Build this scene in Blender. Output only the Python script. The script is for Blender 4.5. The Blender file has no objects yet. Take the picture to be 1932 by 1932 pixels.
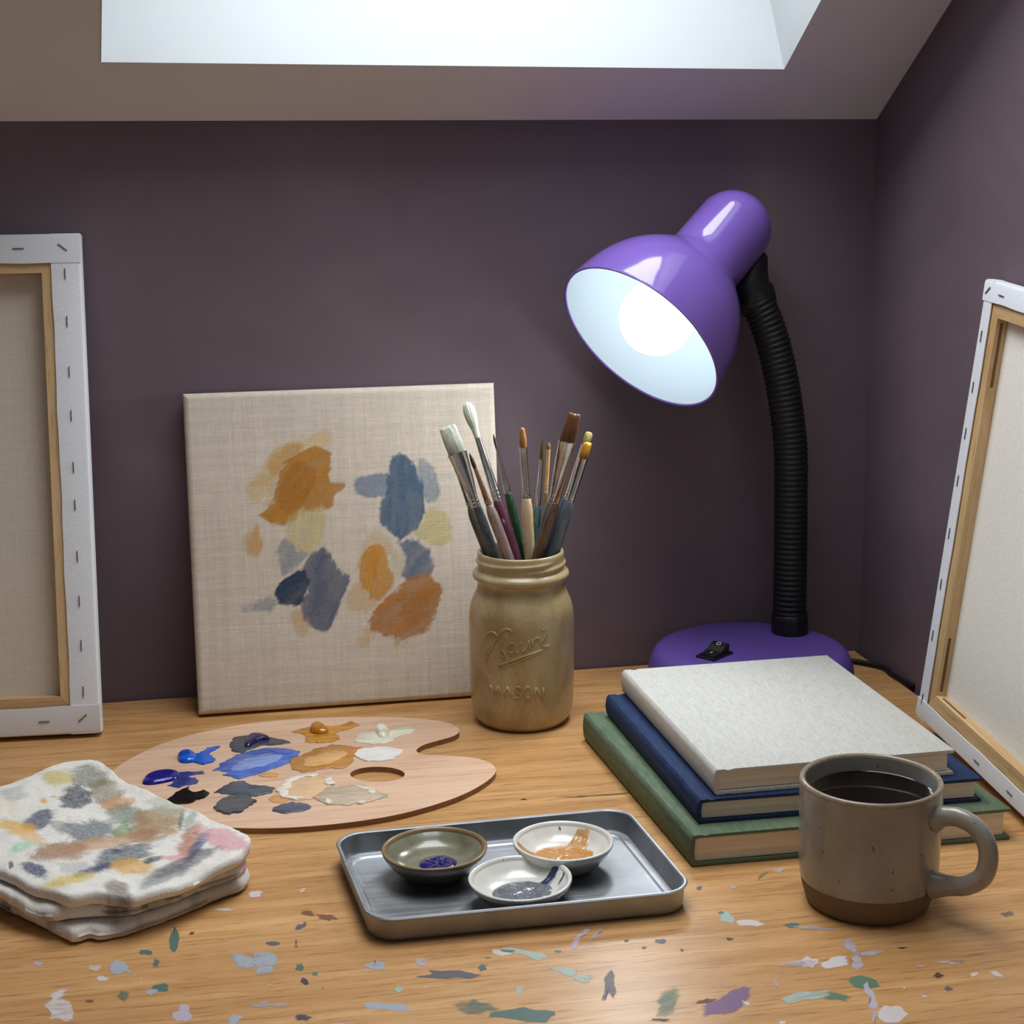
import bpy, bmesh, math, random
import numpy as np
from mathutils import Vector, Matrix
from mathutils.geometry import tessellate_polygon
random.seed(7); rng = np.random.default_rng(7)
PI = math.pi
scene = bpy.context.scene
COL = scene.collection

# ------------------------------------------------------------------ helpers
def lin(c):
    out = []
    for v in c[:3]:
        v = v/255.0
        out.append(v/12.92 if v <= .04045 else ((v+.055)/1.055)**2.4)
    return tuple(out)

def tag(o, label=None, cat=None, group=None, kind=None):
    if label: o['label'] = label
    if cat: o['category'] = cat
    if group: o['group'] = group
    if kind: o['kind'] = kind
    return o

def mesh(name, verts, faces, mat=None, parent=None, smooth=True, colors=None, angle=None):
    me = bpy.data.meshes.new(name)
    me.from_pydata([tuple(map(float, v)) for v in verts], [], [tuple(int(i) for i in f) for f in faces])
    me.validate()
    bm = bmesh.new(); bm.from_mesh(me)
    bmesh.ops.recalc_face_normals(bm, faces=bm.faces[:])
    bm.to_mesh(me); bm.free()
    if smooth:
        me.polygons.foreach_set('use_smooth', [True]*len(me.polygons))
        if angle: me.set_sharp_from_angle(angle=math.radians(angle))
    if colors is not None:
        a = me.color_attributes.new('Tint', 'FLOAT_COLOR', 'POINT')
        c = np.ones((len(verts), 4), dtype=np.float32); c[:, :np.shape(colors)[1]] = colors
        a.data.foreach_set('color', c.ravel())
    o = bpy.data.objects.new(name, me); COL.objects.link(o)
    if mat is not None:
        for m in (mat if isinstance(mat, (list, tuple)) else [mat]): me.materials.append(m)
    if parent is not None: o.parent = parent
    return o

def empty(name, loc=(0, 0, 0), label=None, cat=None, group=None, mat4=None):
    o = bpy.data.objects.new(name, None); COL.objects.link(o)
    o.empty_display_size = .02
    if mat4 is not None: o.matrix_world = mat4
    else: o.location = loc
    return tag(o, label, cat, group)

class MB:
    """collects verts and faces of several shapes that make ONE part"""
    def __init__(s): s.v = []; s.f = []; s.c = []
    def add(s, v, f, col=None):
        n = len(s.v); s.v += [tuple(p) for p in v]; s.f += [tuple(i+n for i in q) for q in f]
        s.c += [col if col is not None else (1, 1, 1)]*len(v); return s
    def box(s, lo, hi, bev=0):
        x0, y0, z0 = lo; x1, y1, z1 = hi
        if bev <= 0:
            v = [(x0,y0,z0),(x1,y0,z0),(x1,y1,z0),(x0,y1,z0),(x0,y0,z1),(x1,y0,z1),(x1,y1,z1),(x0,y1,z1)]
            f = [(0,3,2,1),(4,5,6,7),(0,1,5,4),(1,2,6,5),(2,3,7,6),(3,0,4,7)]
            return s.add(v, f)
        bm = bmesh.new(); bmesh.ops.create_cube(bm, size=1)
        for q in bm.verts: q.co = Vector(((x0+x1)/2+q.co.x*(x1-x0), (y0+y1)/2+q.co.y*(y1-y0), (z0+z1)/2+q.co.z*(z1-z0)))
        bmesh.ops.bevel(bm, geom=bm.edges[:], offset=bev, segments=2, profile=.5, affect='EDGES')
        bm.verts.index_update()
        s.add([q.co[:] for q in bm.verts], [[q.index for q in f.verts] for f in bm.faces]); bm.free(); return s
    def build(s, name, mat, parent=None, **k): return mesh(name, s.v, s.f, mat, parent, **k)

def lathe(profile, n=72, disp=None):
    """profile of (r, z); disp(theta, z, r, index) gives an extra radius"""
    v, f = [], []
    for i, (r, z) in enumerate(profile):
        for j in range(n):
            t = 2*PI*j/n; rr = r+(disp(t, z, r, i) if disp else 0)
            v.append((rr*math.cos(t), rr*math.sin(t), z))
    for i in range(len(profile)-1):
        for j in range(n):
            f.append((i*n+j, i*n+(j+1) % n, (i+1)*n+(j+1) % n, (i+1)*n+j))
    return v, f

def smooth_profile(pts, per=6):
    """Catmull-Rom through 2-D or 3-D points"""
    P = [np.array(p, float) for p in pts]; out = []
    for i in range(len(P)-1):
        p0 = P[max(i-1, 0)]; p1 = P[i]; p2 = P[i+1]; p3 = P[min(i+2, len(P)-1)]
        for k in range(per):
            t = k/per
            out.append(.5*((2*p1)+(-p0+p2)*t+(2*p0-5*p1+4*p2-p3)*t*t+(-p0+3*p1-3*p2+p3)*t**3))
    out.append(P[-1]); return [tuple(p) for p in out]

def tube(path, radii, n=16, caps=True, up=None, flat=None):
    """sweep a circle (or an ellipse, flat = factor across) along a path"""
    P = [Vector(p) for p in path]; v, f = [], []
    if not hasattr(radii, '__len__'): radii = [radii]*len(P)
    if flat is None: flat = [1]*len(P)
    side = None
    for i, p in enumerate(P):
        t = (P[min(i+1, len(P)-1)]-P[max(i-1, 0)]).normalized()
        if side is None:
            ref = Vector(up) if up else (Vector((0, 0, 1)) if abs(t.z) < .9 else Vector((1, 0, 0)))
            side = t.cross(ref).normalized()
        side = (side-t*side.dot(t)).normalized(); w = t.cross(side)
        for j in range(n):
            a = 2*PI*j/n
            v.append(tuple(p+side*(math.cos(a)*radii[i])+w*(math.sin(a)*radii[i]*flat[i])))
    for i in range(len(P)-1):
        for j in range(n): f.append((i*n+j, i*n+(j+1) % n, (i+1)*n+(j+1) % n, (i+1)*n+j))
    if caps: f.append(tuple(range(n))[::-1]); f.append(tuple((len(P)-1)*n+j for j in range(n)))
    return v, f

def resample(poly, step):
    out = []
    for i in range(len(poly)):
        a = np.array(poly[i], float); b = np.array(poly[(i+1) % len(poly)], float)
        n = max(1, int(np.linalg.norm(b-a)/step))
        for k in range(n): out.append(a+(b-a)*k/n)
    return np.array(out)

def smooth_closed(poly, it=2):
    P = np.array(poly, float)
    for _ in range(it):
        Q = np.empty((len(P)*2, P.shape[1])); N = np.roll(P, -1, 0)
        Q[0::2] = .75*P+.25*N; Q[1::2] = .25*P+.75*N; P = Q
    return P

def ragged(poly, step, amp, seed=0):
    P = resample(poly, step); r = np.random.default_rng(seed); n = len(P)
    d = np.roll(P, -1, 0)-np.roll(P, 1, 0); L = np.linalg.norm(d, axis=1)+1e-9
    N = np.stack([d[:, 1], -d[:, 0]], 1)/L[:, None]
    a = r.normal(size=n); a = .5*a+.3*(np.roll(a, 1)+np.roll(a, -1))
    b = np.interp(np.arange(n), np.arange(0, n+8, 6), r.normal(size=len(np.arange(0, n+8, 6))))
    return P+N*((a*.6+b*.8)*amp)[:, None]

def fill(poly):
    return [tuple(t) for t in tessellate_polygon([[Vector((p[0], p[1], 0)) for p in poly]])]

def slab(poly, z0, z1, inset=0., hole=None):
    """flat plate: polygon (with one optional hole) with a small chamfer at the top"""
    P = np.array(poly); n = len(P); c = P.mean(0)
    loops = [P] if hole is None else [P, np.array(hole)]
    v, f, base = [], [], 0
    tess = tessellate_polygon([[Vector((p[0], p[1], 0)) for p in L] for L in loops])
    allp = np.concatenate(loops); m = len(allp)
    v = [(p[0], p[1], z1) for p in allp]+[(p[0], p[1], z0) for p in allp]
    f = [tuple(t) for t in tess]+[tuple(i+m for i in t[::-1]) for t in tess]
    for L in loops:
        k = len(L)
        for i in range(k):
            a = base+i; b = base+(i+1) % k; f.append((a, b, b+m, a+m))
        base += k
    return v, f

def dome(poly, z0, h, rings=7, power=.5, bump=0., seed=0):
    """low mound of thick paint over a star-shaped outline"""
    P = np.array(poly); c = P.mean(0); n = len(P); v = []; f = []; r = np.random.default_rng(seed)
    ph = r.uniform(0, 6.28, 6)
    for k in range(rings+1):
        t = 1-k/rings*.97
        for p in P:
            q = c+(p-c)*t
            z = z0+h*(1-t**3)**power
            z += bump*math.sin(q[0]*900+ph[0]+3*math.sin(q[1]*500+ph[1]))*math.sin(q[1]*1100+ph[2])*(1-t)
            v.append((q[0], q[1], z))
    for k in range(rings):
        for i in range(n): f.append((k*n+i, k*n+(i+1) % n, (k+1)*n+(i+1) % n, (k+1)*n+i))
    f.append(tuple(rings*n+i for i in range(n)))
    v += [(p[0], p[1], z0-.0006) for p in P]; b = (rings+1)*n
    for i in range(n): f.append((i, b+i, b+(i+1) % n, (i+1) % n))
    return v, f

def sdist(P, poly):
    """signed distance (positive inside) of points P to a polygon"""
    poly = np.array(poly, float); A = poly; B = np.roll(poly, -1, 0)
    d = np.full(len(P), 1e9); ins = np.zeros(len(P), bool)
    for a, b in zip(A, B):
        e = b-a; w = P-a; t = np.clip((w@e)/(e@e+1e-12), 0, 1)
        d = np.minimum(d, np.linalg.norm(w-t[:, None]*e, axis=1))
        c = ((a[1] > P[:, 1]) != (b[1] > P[:, 1])) & (P[:, 0] < (b[0]-a[0])*(P[:, 1]-a[1])/(b[1]-a[1]+1e-15)+a[0])
        ins ^= c
    return np.where(ins, d, -d)

def vnoise(x, y, seed=0, octaves=3):
    """smooth value noise in [-1,1] on arrays"""
    r = np.random.default_rng(seed); tot = 0; amp = 1; s = 0
    for o in range(octaves):
        T = r.uniform(-1, 1, (64, 64)); xi = np.floor(x).astype(int); yi = np.floor(y).astype(int)
        fx = x-xi; fy = y-yi; fx = fx*fx*(3-2*fx); fy = fy*fy*(3-2*fy)
        g = lambda i, j: T[i % 64, j % 64]
        v = (g(xi, yi)*(1-fx)+g(xi+1, yi)*fx)*(1-fy)+(g(xi, yi+1)*(1-fx)+g(xi+1, yi+1)*fx)*fy
        tot = tot+v*amp; s += amp; amp *= .55; x = x*2.03+7.1; y = y*2.03+3.7
    return tot/s

# ------------------------------------------------------------------ materials
class NT:
    def __init__(s, name):
        s.m = bpy.data.materials.new(name); s.m.use_nodes = True; s.t = s.m.node_tree
        s.t.nodes.clear(); s.out = s.n('ShaderNodeOutputMaterial')
        s.b = s.n('ShaderNodeBsdfPrincipled'); s.t.links.new(s.b.outputs[0], s.out.inputs[0])
    def n(s, kind, **k):
        x = s.t.nodes.new(kind)
        for a, b in k.items(): setattr(x, a, b)
        return x
    def link(s, a, b): s.t.links.new(a, b)
    def coords(s, scale=(1, 1, 1), kind='Object', rot=(0, 0, 0)):
        tc = s.n('ShaderNodeTexCoord'); mp = s.n('ShaderNodeMapping')
        mp.inputs['Scale'].default_value = scale; mp.inputs['Rotation'].default_value = rot
        s.link(tc.outputs[kind], mp.inputs[0]); return mp.outputs[0]
    def noise(s, vec, scale=5, detail=4, rough=.55, dist=0):
        x = s.n('ShaderNodeTexNoise'); s.link(vec, x.inputs['Vector'])
        x.inputs['Scale'].default_value = scale; x.inputs['Detail'].default_value = detail
        x.inputs['Roughness'].default_value = rough; x.inputs['Distortion'].default_value = dist
        return x.outputs['Fac']
    def ramp(s, fac, stops):
        x = s.n('ShaderNodeValToRGB'); s.link(fac, x.inputs[0]); e = x.color_ramp.elements
        while len(e) < len(stops): e.new(.5)
        for q, (p, c) in zip(e, stops): q.position = p; q.color = (*c, 1) if len(c) == 3 else c
        return x.outputs[0]
    def mix(s, fac, a, b, mode='MIX'):
        x = s.n('ShaderNodeMix', data_type='RGBA', blend_type=mode)
        for val, idx in ((fac, 0), (a, 6), (b, 7)):
            if hasattr(val, 'is_linked') or hasattr(val, 'links'): s.link(val, x.inputs[idx])
            elif idx == 0: x.inputs[0].default_value = val
            else: x.inputs[idx].default_value = (*val, 1)
        return x.outputs[2]
    def math(s, op, a, b=0.):
        x = s.n('ShaderNodeMath', operation=op)
        for i, q in enumerate((a, b)):
            if hasattr(q, 'links'): s.link(q, x.inputs[i])
            else: x.inputs[i].default_value = q
        return x.outputs[0]
    def attr(s):
        x = s.n('ShaderNodeVertexColor', layer_name='Tint'); s.attr_alpha = x.outputs[1]; return x.outputs[0]
    def base(s, c):
        if hasattr(c, 'links'): s.link(c, s.b.inputs['Base Color'])
        else: s.b.inputs['Base Color'].default_value = (*c, 1)
        return s
    def set(s, rough=.5, metal=0., spec=.5, coat=0., coat_rough=.1, sheen=0.):
        i = s.b.inputs
        i['Roughness'].default_value = rough; i['Metallic'].default_value = metal
        i['Specular IOR Level'].default_value = spec; i['Coat Weight'].default_value = coat
        i['Coat Roughness'].default_value = coat_rough; i['Sheen Weight'].default_value = sheen
        return s
    def rough(s, sock): s.link(sock, s.b.inputs['Roughness']); return s
    def bump(s, h, strength=.2, dist=.001):
        x = s.n('ShaderNodeBump'); x.inputs['Strength'].default_value = strength; x.inputs['Distance'].default_value = dist
        s.link(h, x.inputs['Height']); s.link(x.outputs[0], s.b.inputs['Normal']); return s

def plain(name, c, rough=.5, metal=0., var=.0, scale=60, bump=0., coat=0., spec=.5, coat_rough=.1, stretch=(1, 1, 1)):
    """one colour with a little mottling"""
    m = NT(name); c = lin(c)
    v = m.coords(stretch)
    n = m.noise(v, scale, 4)
    if var > 0:
        m.base(m.ramp(n, [(.3, tuple(x*(1-var) for x in c)), (.7, tuple(min(1, x*(1+var)) for x in c))]))
    else: m.base(c)
    m.set(rough, metal, spec, coat, coat_rough)
    if bump > 0: m.bump(n, bump, .0006)
    return m.m

def wood(name, dark, mid, light, rough=.45, sc=1., axis=0, contrast=1., coat=0.):
    """grain runs along local axis"""
    m = NT(name); st = [14, 14, 14]; st[axis] = 1.0
    v = m.coords(tuple(q*sc for q in st)); st2 = [170, 170, 170]; st2[axis] = 11.; v2 = m.coords(tuple(q*sc for q in st2))
    st3 = [3.2, 3.2, 3.2]; st3[axis] = .35; v3 = m.coords(tuple(q*sc for q in st3))
    g = m.noise(v, 2.2, 6, .6, 1.2); fgrain = m.noise(v2, 1.5, 3, .7); big = m.noise(v3, 3., 3, .5, .6)
    c1 = m.ramp(g, [(.32, lin(dark)), (.5, lin(mid)), (.68, lin(light))])
    c2 = m.ramp(fgrain, [(.34, (.56, .47, .40)), (.47, (1, 1, 1))])
    c = m.mix(.85*contrast, c1, c2, 'MULTIPLY')
    c3 = m.ramp(big, [(.3, (.86, .80, .74)), (.6, (1.05, 1.04, 1.02))])
    c = m.mix(.8*contrast, c, c3, 'MULTIPLY')
    m.base(c).set(rough, 0, .5, coat, .25)
    m.bump(fgrain, .22, .0006)
    return m.m

def tinted(name, rough=.5, weave=0., scale=900, spec=.4, var=.15, coat=0., fuzz=0.):
    """colour comes from the mesh's Tint attribute (paint and stains on cloth)"""
    m = NT(name); c = m.attr(); v = m.coords()
    if weave > 0:
        ha = m.noise(m.coords((55, 55, 1000)), 1., 4, .7, .6); hb = m.noise(m.coords((900, 70, 70)), 1., 4, .7, .6)
        w = m.math('ADD', m.math('MULTIPLY', ha, .55), m.math('MULTIPLY', hb, .45))
        k = m.ramp(w, [(.34, (1-weave,)*3), (.5, (1, 1, 1)), (.66, (1+weave*.8,)*3)])
        c = m.mix(1., c, k, 'MULTIPLY'); m.bump(w, .55, .0009)
    else:
        n = m.noise(v, scale, 3, .6); k = m.ramp(n, [(.3, (1-var,)*3), (.7, (1+var,)*3)])
        c = m.mix(1., c, k, 'MULTIPLY'); m.bump(n, .35 if fuzz else .1, .0012 if fuzz else .0004)
    m.base(c).set(rough, 0, spec, coat, .1, fuzz); return m.m

# measured places (metres; desk top is z = 0)
MID_P, MID_E1, MID_E2 = (-0.01787, 1.49313, 0.0027), (1, 0.00042, -0.0029), (0.0028, 0.14997, 0.98869)
LEFT_P, LEFT_E1, LEFT_E2 = (-0.50212, 1.48649, 0.00481), (0.99834, -0.05757, -0.00174), (0.0114, 0.16789, 0.98574)
RIGHT_P, RIGHT_E1, RIGHT_E2 = (0.59835, 1.31788, 0.01751), (-0.02591, -0.99877, -0.04216), (0.10039, -0.04456, 0.99395)
STL_Z = [0.0349, 0.0763, 0.1200, 0.1581, 0.2033, 0.2363, 0.2814, 0.3209, 0.3600, 0.4009]
STR_Z = [0.3344, 0.2919, 0.2527, 0.2120, 0.1663, 0.1214, 0.0757, 0.0177]
JAR = (0.26987, 1.43092)
STEM = [(0.545, 1.4953, 0.044), (0.5444, 1.4954, 0.0583), (0.5442, 1.4954, 0.0768), (0.5439, 1.4955, 0.1135), (0.5432, 1.4956, 0.1659), (0.542, 1.4958, 0.2176), (0.5383, 1.4965, 0.2515), (0.5327, 1.4975, 0.2851), (0.5247, 1.499, 0.319), (0.5165, 1.5005, 0.3437), (0.5069, 1.5023, 0.3639)]
STEM_R = 0.01611
JOINT = [(0.5122, 1.5054, 0.3541), (0.5092, 1.5059, 0.361), (0.5057, 1.5066, 0.3684), (0.5027, 1.5071, 0.3757), (0.503, 1.507, 0.3826), (0.5063, 1.5065, 0.3913), (0.5099, 1.5058, 0.4), (0.5122, 1.5054, 0.4048), (0.5136, 1.5051, 0.4081)]
JOINT_R = [0.01701, 0.01901, 0.02001, 0.02001, 0.01801, 0.01401, 0.00951, 0.00700, 0.00200]
HEAD_O, HEAD_A, HEAD_K = (0.38349, 1.45263, 0.33802), (0.69033, 0.40269, 0.60107), 0.0004702
SWITCH = (0.45252, 1.44013)
MUG = (0.43195, 1.0194)
MUG_R, MUG_RB, MUG_H = 0.0480, 0.0426, 0.0888
HANDLE_AZ = -48.6
TRAY = [(0.0906, 1.0217), (0.3093, 1.0219), (0.2987, 1.1694), (0.0786, 1.1659)]
DISH = [(0.1461, 1.1166), (0.1975, 1.0618), (0.238, 1.1095)]
PAL_OUT = [(-0.0899, 1.3513), (-0.0888, 1.3638), (-0.0842, 1.3758), (-0.0745, 1.3924), (-0.056, 1.4162), (-0.0384, 1.4307), (-0.0187, 1.4424), (0.0032, 1.4512), (0.0291, 1.4582), (0.0569, 1.4605), (0.0848, 1.4594), (0.1219, 1.4546), (0.1586, 1.4453), (0.1819, 1.4356), (0.1973, 1.4249), (0.2054, 1.4137), (0.2082, 1.4016), (0.2053, 1.3914), (0.1988, 1.3848), (0.1869, 1.3785), (0.1733, 1.3721), (0.1649, 1.3626), (0.1635, 1.3553), (0.1674, 1.3484), (0.1784, 1.344), (0.1953, 1.3383), (0.2117, 1.3297), (0.2203, 1.318), (0.2234, 1.3052), (0.2214, 1.2937), (0.2138, 1.28), (0.201, 1.2649), (0.1852, 1.2505), (0.1669, 1.2392), (0.1493, 1.2303), (0.1288, 1.2225), (0.1074, 1.218), (0.0833, 1.2155), (0.0596, 1.2153), (0.0361, 1.2176), (0.0113, 1.2229), (-0.0104, 1.232), (-0.0323, 1.2474), (-0.0515, 1.2661), (-0.068, 1.2888), (-0.082, 1.3183), (-0.0885, 1.3379)]
PAL_HOLE = [(0.1477, 1.306), (0.1471, 1.3035), (0.146, 1.3012), (0.1444, 1.2991), (0.1423, 1.2973), (0.1399, 1.2959), (0.1371, 1.2948), (0.134, 1.2941), (0.1308, 1.2938), (0.1274, 1.2939), (0.124, 1.2944), (0.1206, 1.2954), (0.1173, 1.2967), (0.1143, 1.2984), (0.1115, 1.3003), (0.1091, 1.3026), (0.107, 1.305), (0.1055, 1.3076), (0.1044, 1.3103), (0.1038, 1.313), (0.1038, 1.3156), (0.1043, 1.3182), (0.1053, 1.3205), (0.1069, 1.3227), (0.1089, 1.3245), (0.1113, 1.3261), (0.1142, 1.3272), (0.1173, 1.328), (0.1206, 1.3283), (0.124, 1.3282), (0.1275, 1.3276), (0.131, 1.3266), (0.1343, 1.3253), (0.1374, 1.3236), (0.1402, 1.3215), (0.1426, 1.3192), (0.1447, 1.3167), (0.1462, 1.3141), (0.1472, 1.3114), (0.1477, 1.3087)]
BULB_STRENGTH = 6.6
LAMP_ENERGY = 2.0
EXPOSURE = 0.0

# ------------------------------------------------------------------ camera
cam = bpy.data.cameras.new('camera'); co = bpy.data.objects.new('camera', cam); COL.objects.link(co)
cam.sensor_width = 36; cam.lens = 3202.0*36/1932; cam.shift_y = -20.2/1932*1.0
co.matrix_world = Matrix(((0.983006, 0.050767, -0.176414), (-0.18318, 0.208371, -0.960743), (-0.012014, 0.976732, 0.214129))).to_4x4()
co.location = (0, 0, 0.520)
cam.clip_start = .02
scene.camera = co

# ------------------------------------------------------------------ room
WY = 1.5600                                    # back wall
def wall_x(y): return .643+(1.56-y)*.035       # right wall runs very slightly outwards
def ceil_z(x, y): return .5307-.0085*x+.68*(WY-y)

m = NT('plum_wall_paint')
v = m.coords((1, 1, 1)); n1 = m.noise(v, 3.5, 4, .6, .8); n2 = m.noise(v, 240, 3, .6)
c = m.ramp(n1, [(.3, lin((101, 87, 95))), (.55, lin((110, 95, 103))), (.75, lin((119, 104, 111)))])
m.base(c).set(.62, 0, .35).bump(n2, .10, .0008)
PLUM = m.m
m = NT('white_ceiling_paint'); v = m.coords(); n1 = m.noise(v, 5, 4); n2 = m.noise(v, 180, 3)
m.base(m.ramp(n1, [(.3, lin((218, 214, 212))), (.7, lin((226, 222, 220)))])).set(.7, 0, .3).bump(n2, .08, .0008)
CEIL = m.m
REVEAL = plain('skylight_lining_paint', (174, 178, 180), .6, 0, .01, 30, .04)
FLOORM = wood('floor_boards', (120, 86, 55), (150, 110, 72), (170, 130, 90), .5, .4)

def structure(name, v, f, mt): return tag(mesh(name, v, f, mt, smooth=False), kind='structure')
structure('wall_back', [(-1.3, WY, -.75), (.9, WY, -.75), (.9, WY, ceil_z(.9, WY)+.004), (-1.3, WY, ceil_z(-1.3, WY)+.004),
                        (-1.3, WY+.1, -.75), (.9, WY+.1, -.75), (.9, WY+.1, .6), (-1.3, WY+.1, .6)],
          [(0, 1, 2, 3), (5, 4, 7, 6), (3, 2, 6, 7), (0, 4, 5, 1), (1, 5, 6, 2), (0, 3, 7, 4)], PLUM)
ys = [WY+.1, 1.2, .6, 0, -.7]
vv = []
for y in ys:
    for dx in (0, .1):
        vv += [(wall_x(y)+dx, y, -.75), (wall_x(y)+dx, y, 2.3)]
ff = []
for i in range(len(ys)-1):
    a = 4*i; b = 4*(i+1); ff += [(a, b, b+1, a+1), (a+2, a+3, b+3, b+2), (a+1, b+1, b+3, a+3), (a, a+2, b+2, b)]
ff += [(0, 1, 3, 2), (4*len(ys)-4, 4*len(ys)-2, 4*len(ys)-1, 4*len(ys)-3)]
structure('wall_right', vv, ff, PLUM)
b = MB().box((-1.4, -.7, -.75), (-1.3, WY+.1, 2.3)); tag(b.build('wall_left', PLUM, smooth=False), kind='structure')
b = MB().box((-1.4, -.7, -.8), (.85, WY+.1, -.75)); tag(b.build('floor', FLOORM, smooth=False), kind='structure')

# sloping ceiling with the skylight opening and its deep lining
def cp(x, y, up=0.): return (x, y+up*.562, ceil_z(x, y)+up*.827)
SL = [(-.068, 1.4893), (.5268, 1.4950), (.560, .70), (.010, .70)]     # opening, bottom left first
OUT = [(-1.3, WY+.02), (.80, WY+.02), (.80, -.7), (-1.3, -.7)]
TH = .012
vv = [cp(*p) for p in OUT]+[cp(*p) for p in SL]+[cp(*p, TH) for p in OUT]+[cp(*p, TH) for p in SL]
ff = [(0, 1, 5, 4), (1, 2, 6, 5), (2, 3, 7, 6), (3, 0, 4, 7)]
ff += [tuple(i+8 for i in q[::-1]) for q in ff]+[(0, 8, 9, 1), (1, 9, 10, 2), (2, 10, 11, 3), (3, 11, 8, 0)]
structure('ceiling', vv, ff, CEIL)
D = .26
g = .0015
SLi = [(SL[0][0]+g*0, SL[0][1]), SL[1], SL[2], SL[3]]
vv = [cp(*p, -.0012) for p in SLi]+[cp(*p, D) for p in SLi]
SLo = [(SL[0][0]-.012, SL[0][1]+.012), (SL[1][0]+.012, SL[1][1]+.012), (SL[2][0]+.012, SL[2][1]-.012), (SL[3][0]-.012, SL[3][1]-.012)]
vv += [cp(*p, TH+.0005) for p in SLo]+[cp(*p, D) for p in SLo]
ff = []
for i in range(4):
    j = (i+1) % 4
    ff += [(i, j, 4+j, 4+i), (8+i, 12+i, 12+j, 8+j), (4+i, 4+j, 12+j, 12+i)]
structure('trim_1', vv, ff, REVEAL)
# the roof window itself, at the top of the lining: frame and pane
FRAME = plain('white_window_frame', (225, 228, 230), .4)
m = NT('window_glass'); m.t.nodes.remove(m.b)
tr = m.n('ShaderNodeBsdfTransparent'); gl = m.n('ShaderNodeBsdfGlossy'); gl.inputs['Roughness'].default_value = .02
mx = m.n('ShaderNodeMixShader'); mx.inputs[0].default_value = .06
m.link(tr.outputs[0], mx.inputs[1]); m.link(gl.outputs[0], mx.inputs[2]); m.link(mx.outputs[0], m.out.inputs[0])
GLASS = m.m
win = tag(empty('window_1', cp(.25, 1.1, D)), kind='structure')
inner = [(SL[0][0]+.04, SL[0][1]-.05), (SL[1][0]-.04, SL[1][1]-.05), (SL[2][0]-.04, SL[2][1]+.05), (SL[3][0]+.04, SL[3][1]+.05)]
vv = [cp(*p, D+.001) for p in SLo]+[cp(*p, D+.001) for p in inner]+[cp(*p, D+.045) for p in SLo]+[cp(*p, D+.045) for p in inner]
ff = []
for i in range(4):
    j = (i+1) % 4; ff += [(i, j, 4+j, 4+i), (8+i, 12+i, 12+j, 8+j), (4+i, 4+j, 12+j, 12+i), (i, 8+i, 8+j, j)]
o = mesh('window_frame', vv, ff, FRAME, smooth=False); o.parent = win; o.matrix_parent_inverse = win.matrix_world.inverted() if False else Matrix.Translation(-win.location)
o = mesh('window_pane', [cp(*p, D+.02) for p in inner]+[cp(*p, D+.024) for p in inner], [(0, 1, 2, 3), (7, 6, 5, 4)]+[(i, 4+i, 4+(i+1) % 4, (i+1) % 4) for i in range(4)], GLASS, smooth=False)
o.parent = win; o.matrix_parent_inverse = Matrix.Translation(-win.location)

# ------------------------------------------------------------------ light
w = bpy.data.worlds.new('ambient_fill'); scene.world = w; w.use_nodes = True  # even ambient fill, let in through the room's open side behind the camera
nt = w.node_tree; nt.nodes['Background'].inputs[0].default_value = (.86, .93, 1.0, 1)
nt.nodes['Background'].inputs[1].default_value = WORLD = .23
L = bpy.data.lights.new('daylight_through_skylight', 'AREA'); L.shape = 'RECTANGLE'; L.size = .50; L.size_y = .80
L.energy = 11.2; L.color = (.93, .97, 1.0); L.spread = math.radians(180)
lo = bpy.data.objects.new('daylight_through_skylight', L); COL.objects.link(lo)
lo.location = cp(.260, 1.065, D-.006)
ez = Vector((0, .562, .827)); ex = Vector((1, 0, 0)); ey = ez.cross(ex)
lo.matrix_world = Matrix.Translation(lo.location) @ Matrix((ex, ey, ez)).transposed().to_4x4()

# added spot boosting the lamp's throw, just outside the shade's mouth, along its axis
K_ = bpy.data.lights.new('lamp_boost', 'SPOT'); K_.energy = LAMP_ENERGY; K_.color = (.95, .98, 1.0); K_.spot_size = math.radians(158); K_.spot_blend = .55; K_.shadow_soft_size = .035
ko = bpy.data.objects.new('lamp_boost', K_); COL.objects.link(ko)
ko.matrix_world = Matrix.Translation(Vector(HEAD_O)-Vector(HEAD_A)*.010) @ Vector((0, 0, 1)).rotation_difference(Vector(HEAD_A)).to_matrix().to_4x4()

# ------------------------------------------------------------------ desk
OAK = wood('oiled_oak', (176, 130, 79), (195, 148, 96), (210, 165, 113), .34, 1.5, 0, .9)
m = NT('dried_paint'); c = m.attr(); v = m.coords((60, 190, 60)); n = m.noise(v, 1.2, 5, .75, .4)
m.base(c).set(.42, 0, .4); al = m.ramp(m.math('ADD', m.math('MULTIPLY', n, .75), m.math('MULTIPLY', m.attr_alpha, .55)), [(.50, (0, 0, 0)), (.80, (1, 1, 1))])
m.link(m.math('MULTIPLY', al, .74), m.b.inputs['Alpha']); m.bump(n, .15, .0004)
DRIED = m.m
desk = empty('desk', (0, 1.2, -.75), 'oiled oak desk with a paint-spattered top filling the corner under the skylight', 'desk')
def under(o, root): o.parent = root; o.matrix_parent_inverse = root.matrix_world.inverted(); return o
bpy.context.view_layer.update()
top = [(-.85, .70), (wall_x(.70)-.007, .70), (wall_x(1.30)-.007, 1.30), (wall_x(1.557)-.007, 1.557), (-.85, 1.557)]
S_ = MB(); vt, ft = slab(top, -.03, 0); S_.add(vt, ft)
STAINS = []
def stain(poly, col, seed): STAINS.append((poly, col, seed))
LW=(206, 206, 214); LB=(172, 186, 198); SL8=(92, 100, 112); TE=(78, 116, 112); WP=(222, 214, 214); LI=(196, 188, 204); GR=(84, 130, 108); MI=(176, 200, 190); NV=(62, 66, 92); DK=(74, 58, 44); PU=(128, 98, 140); BR=(128, 84, 66)
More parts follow.
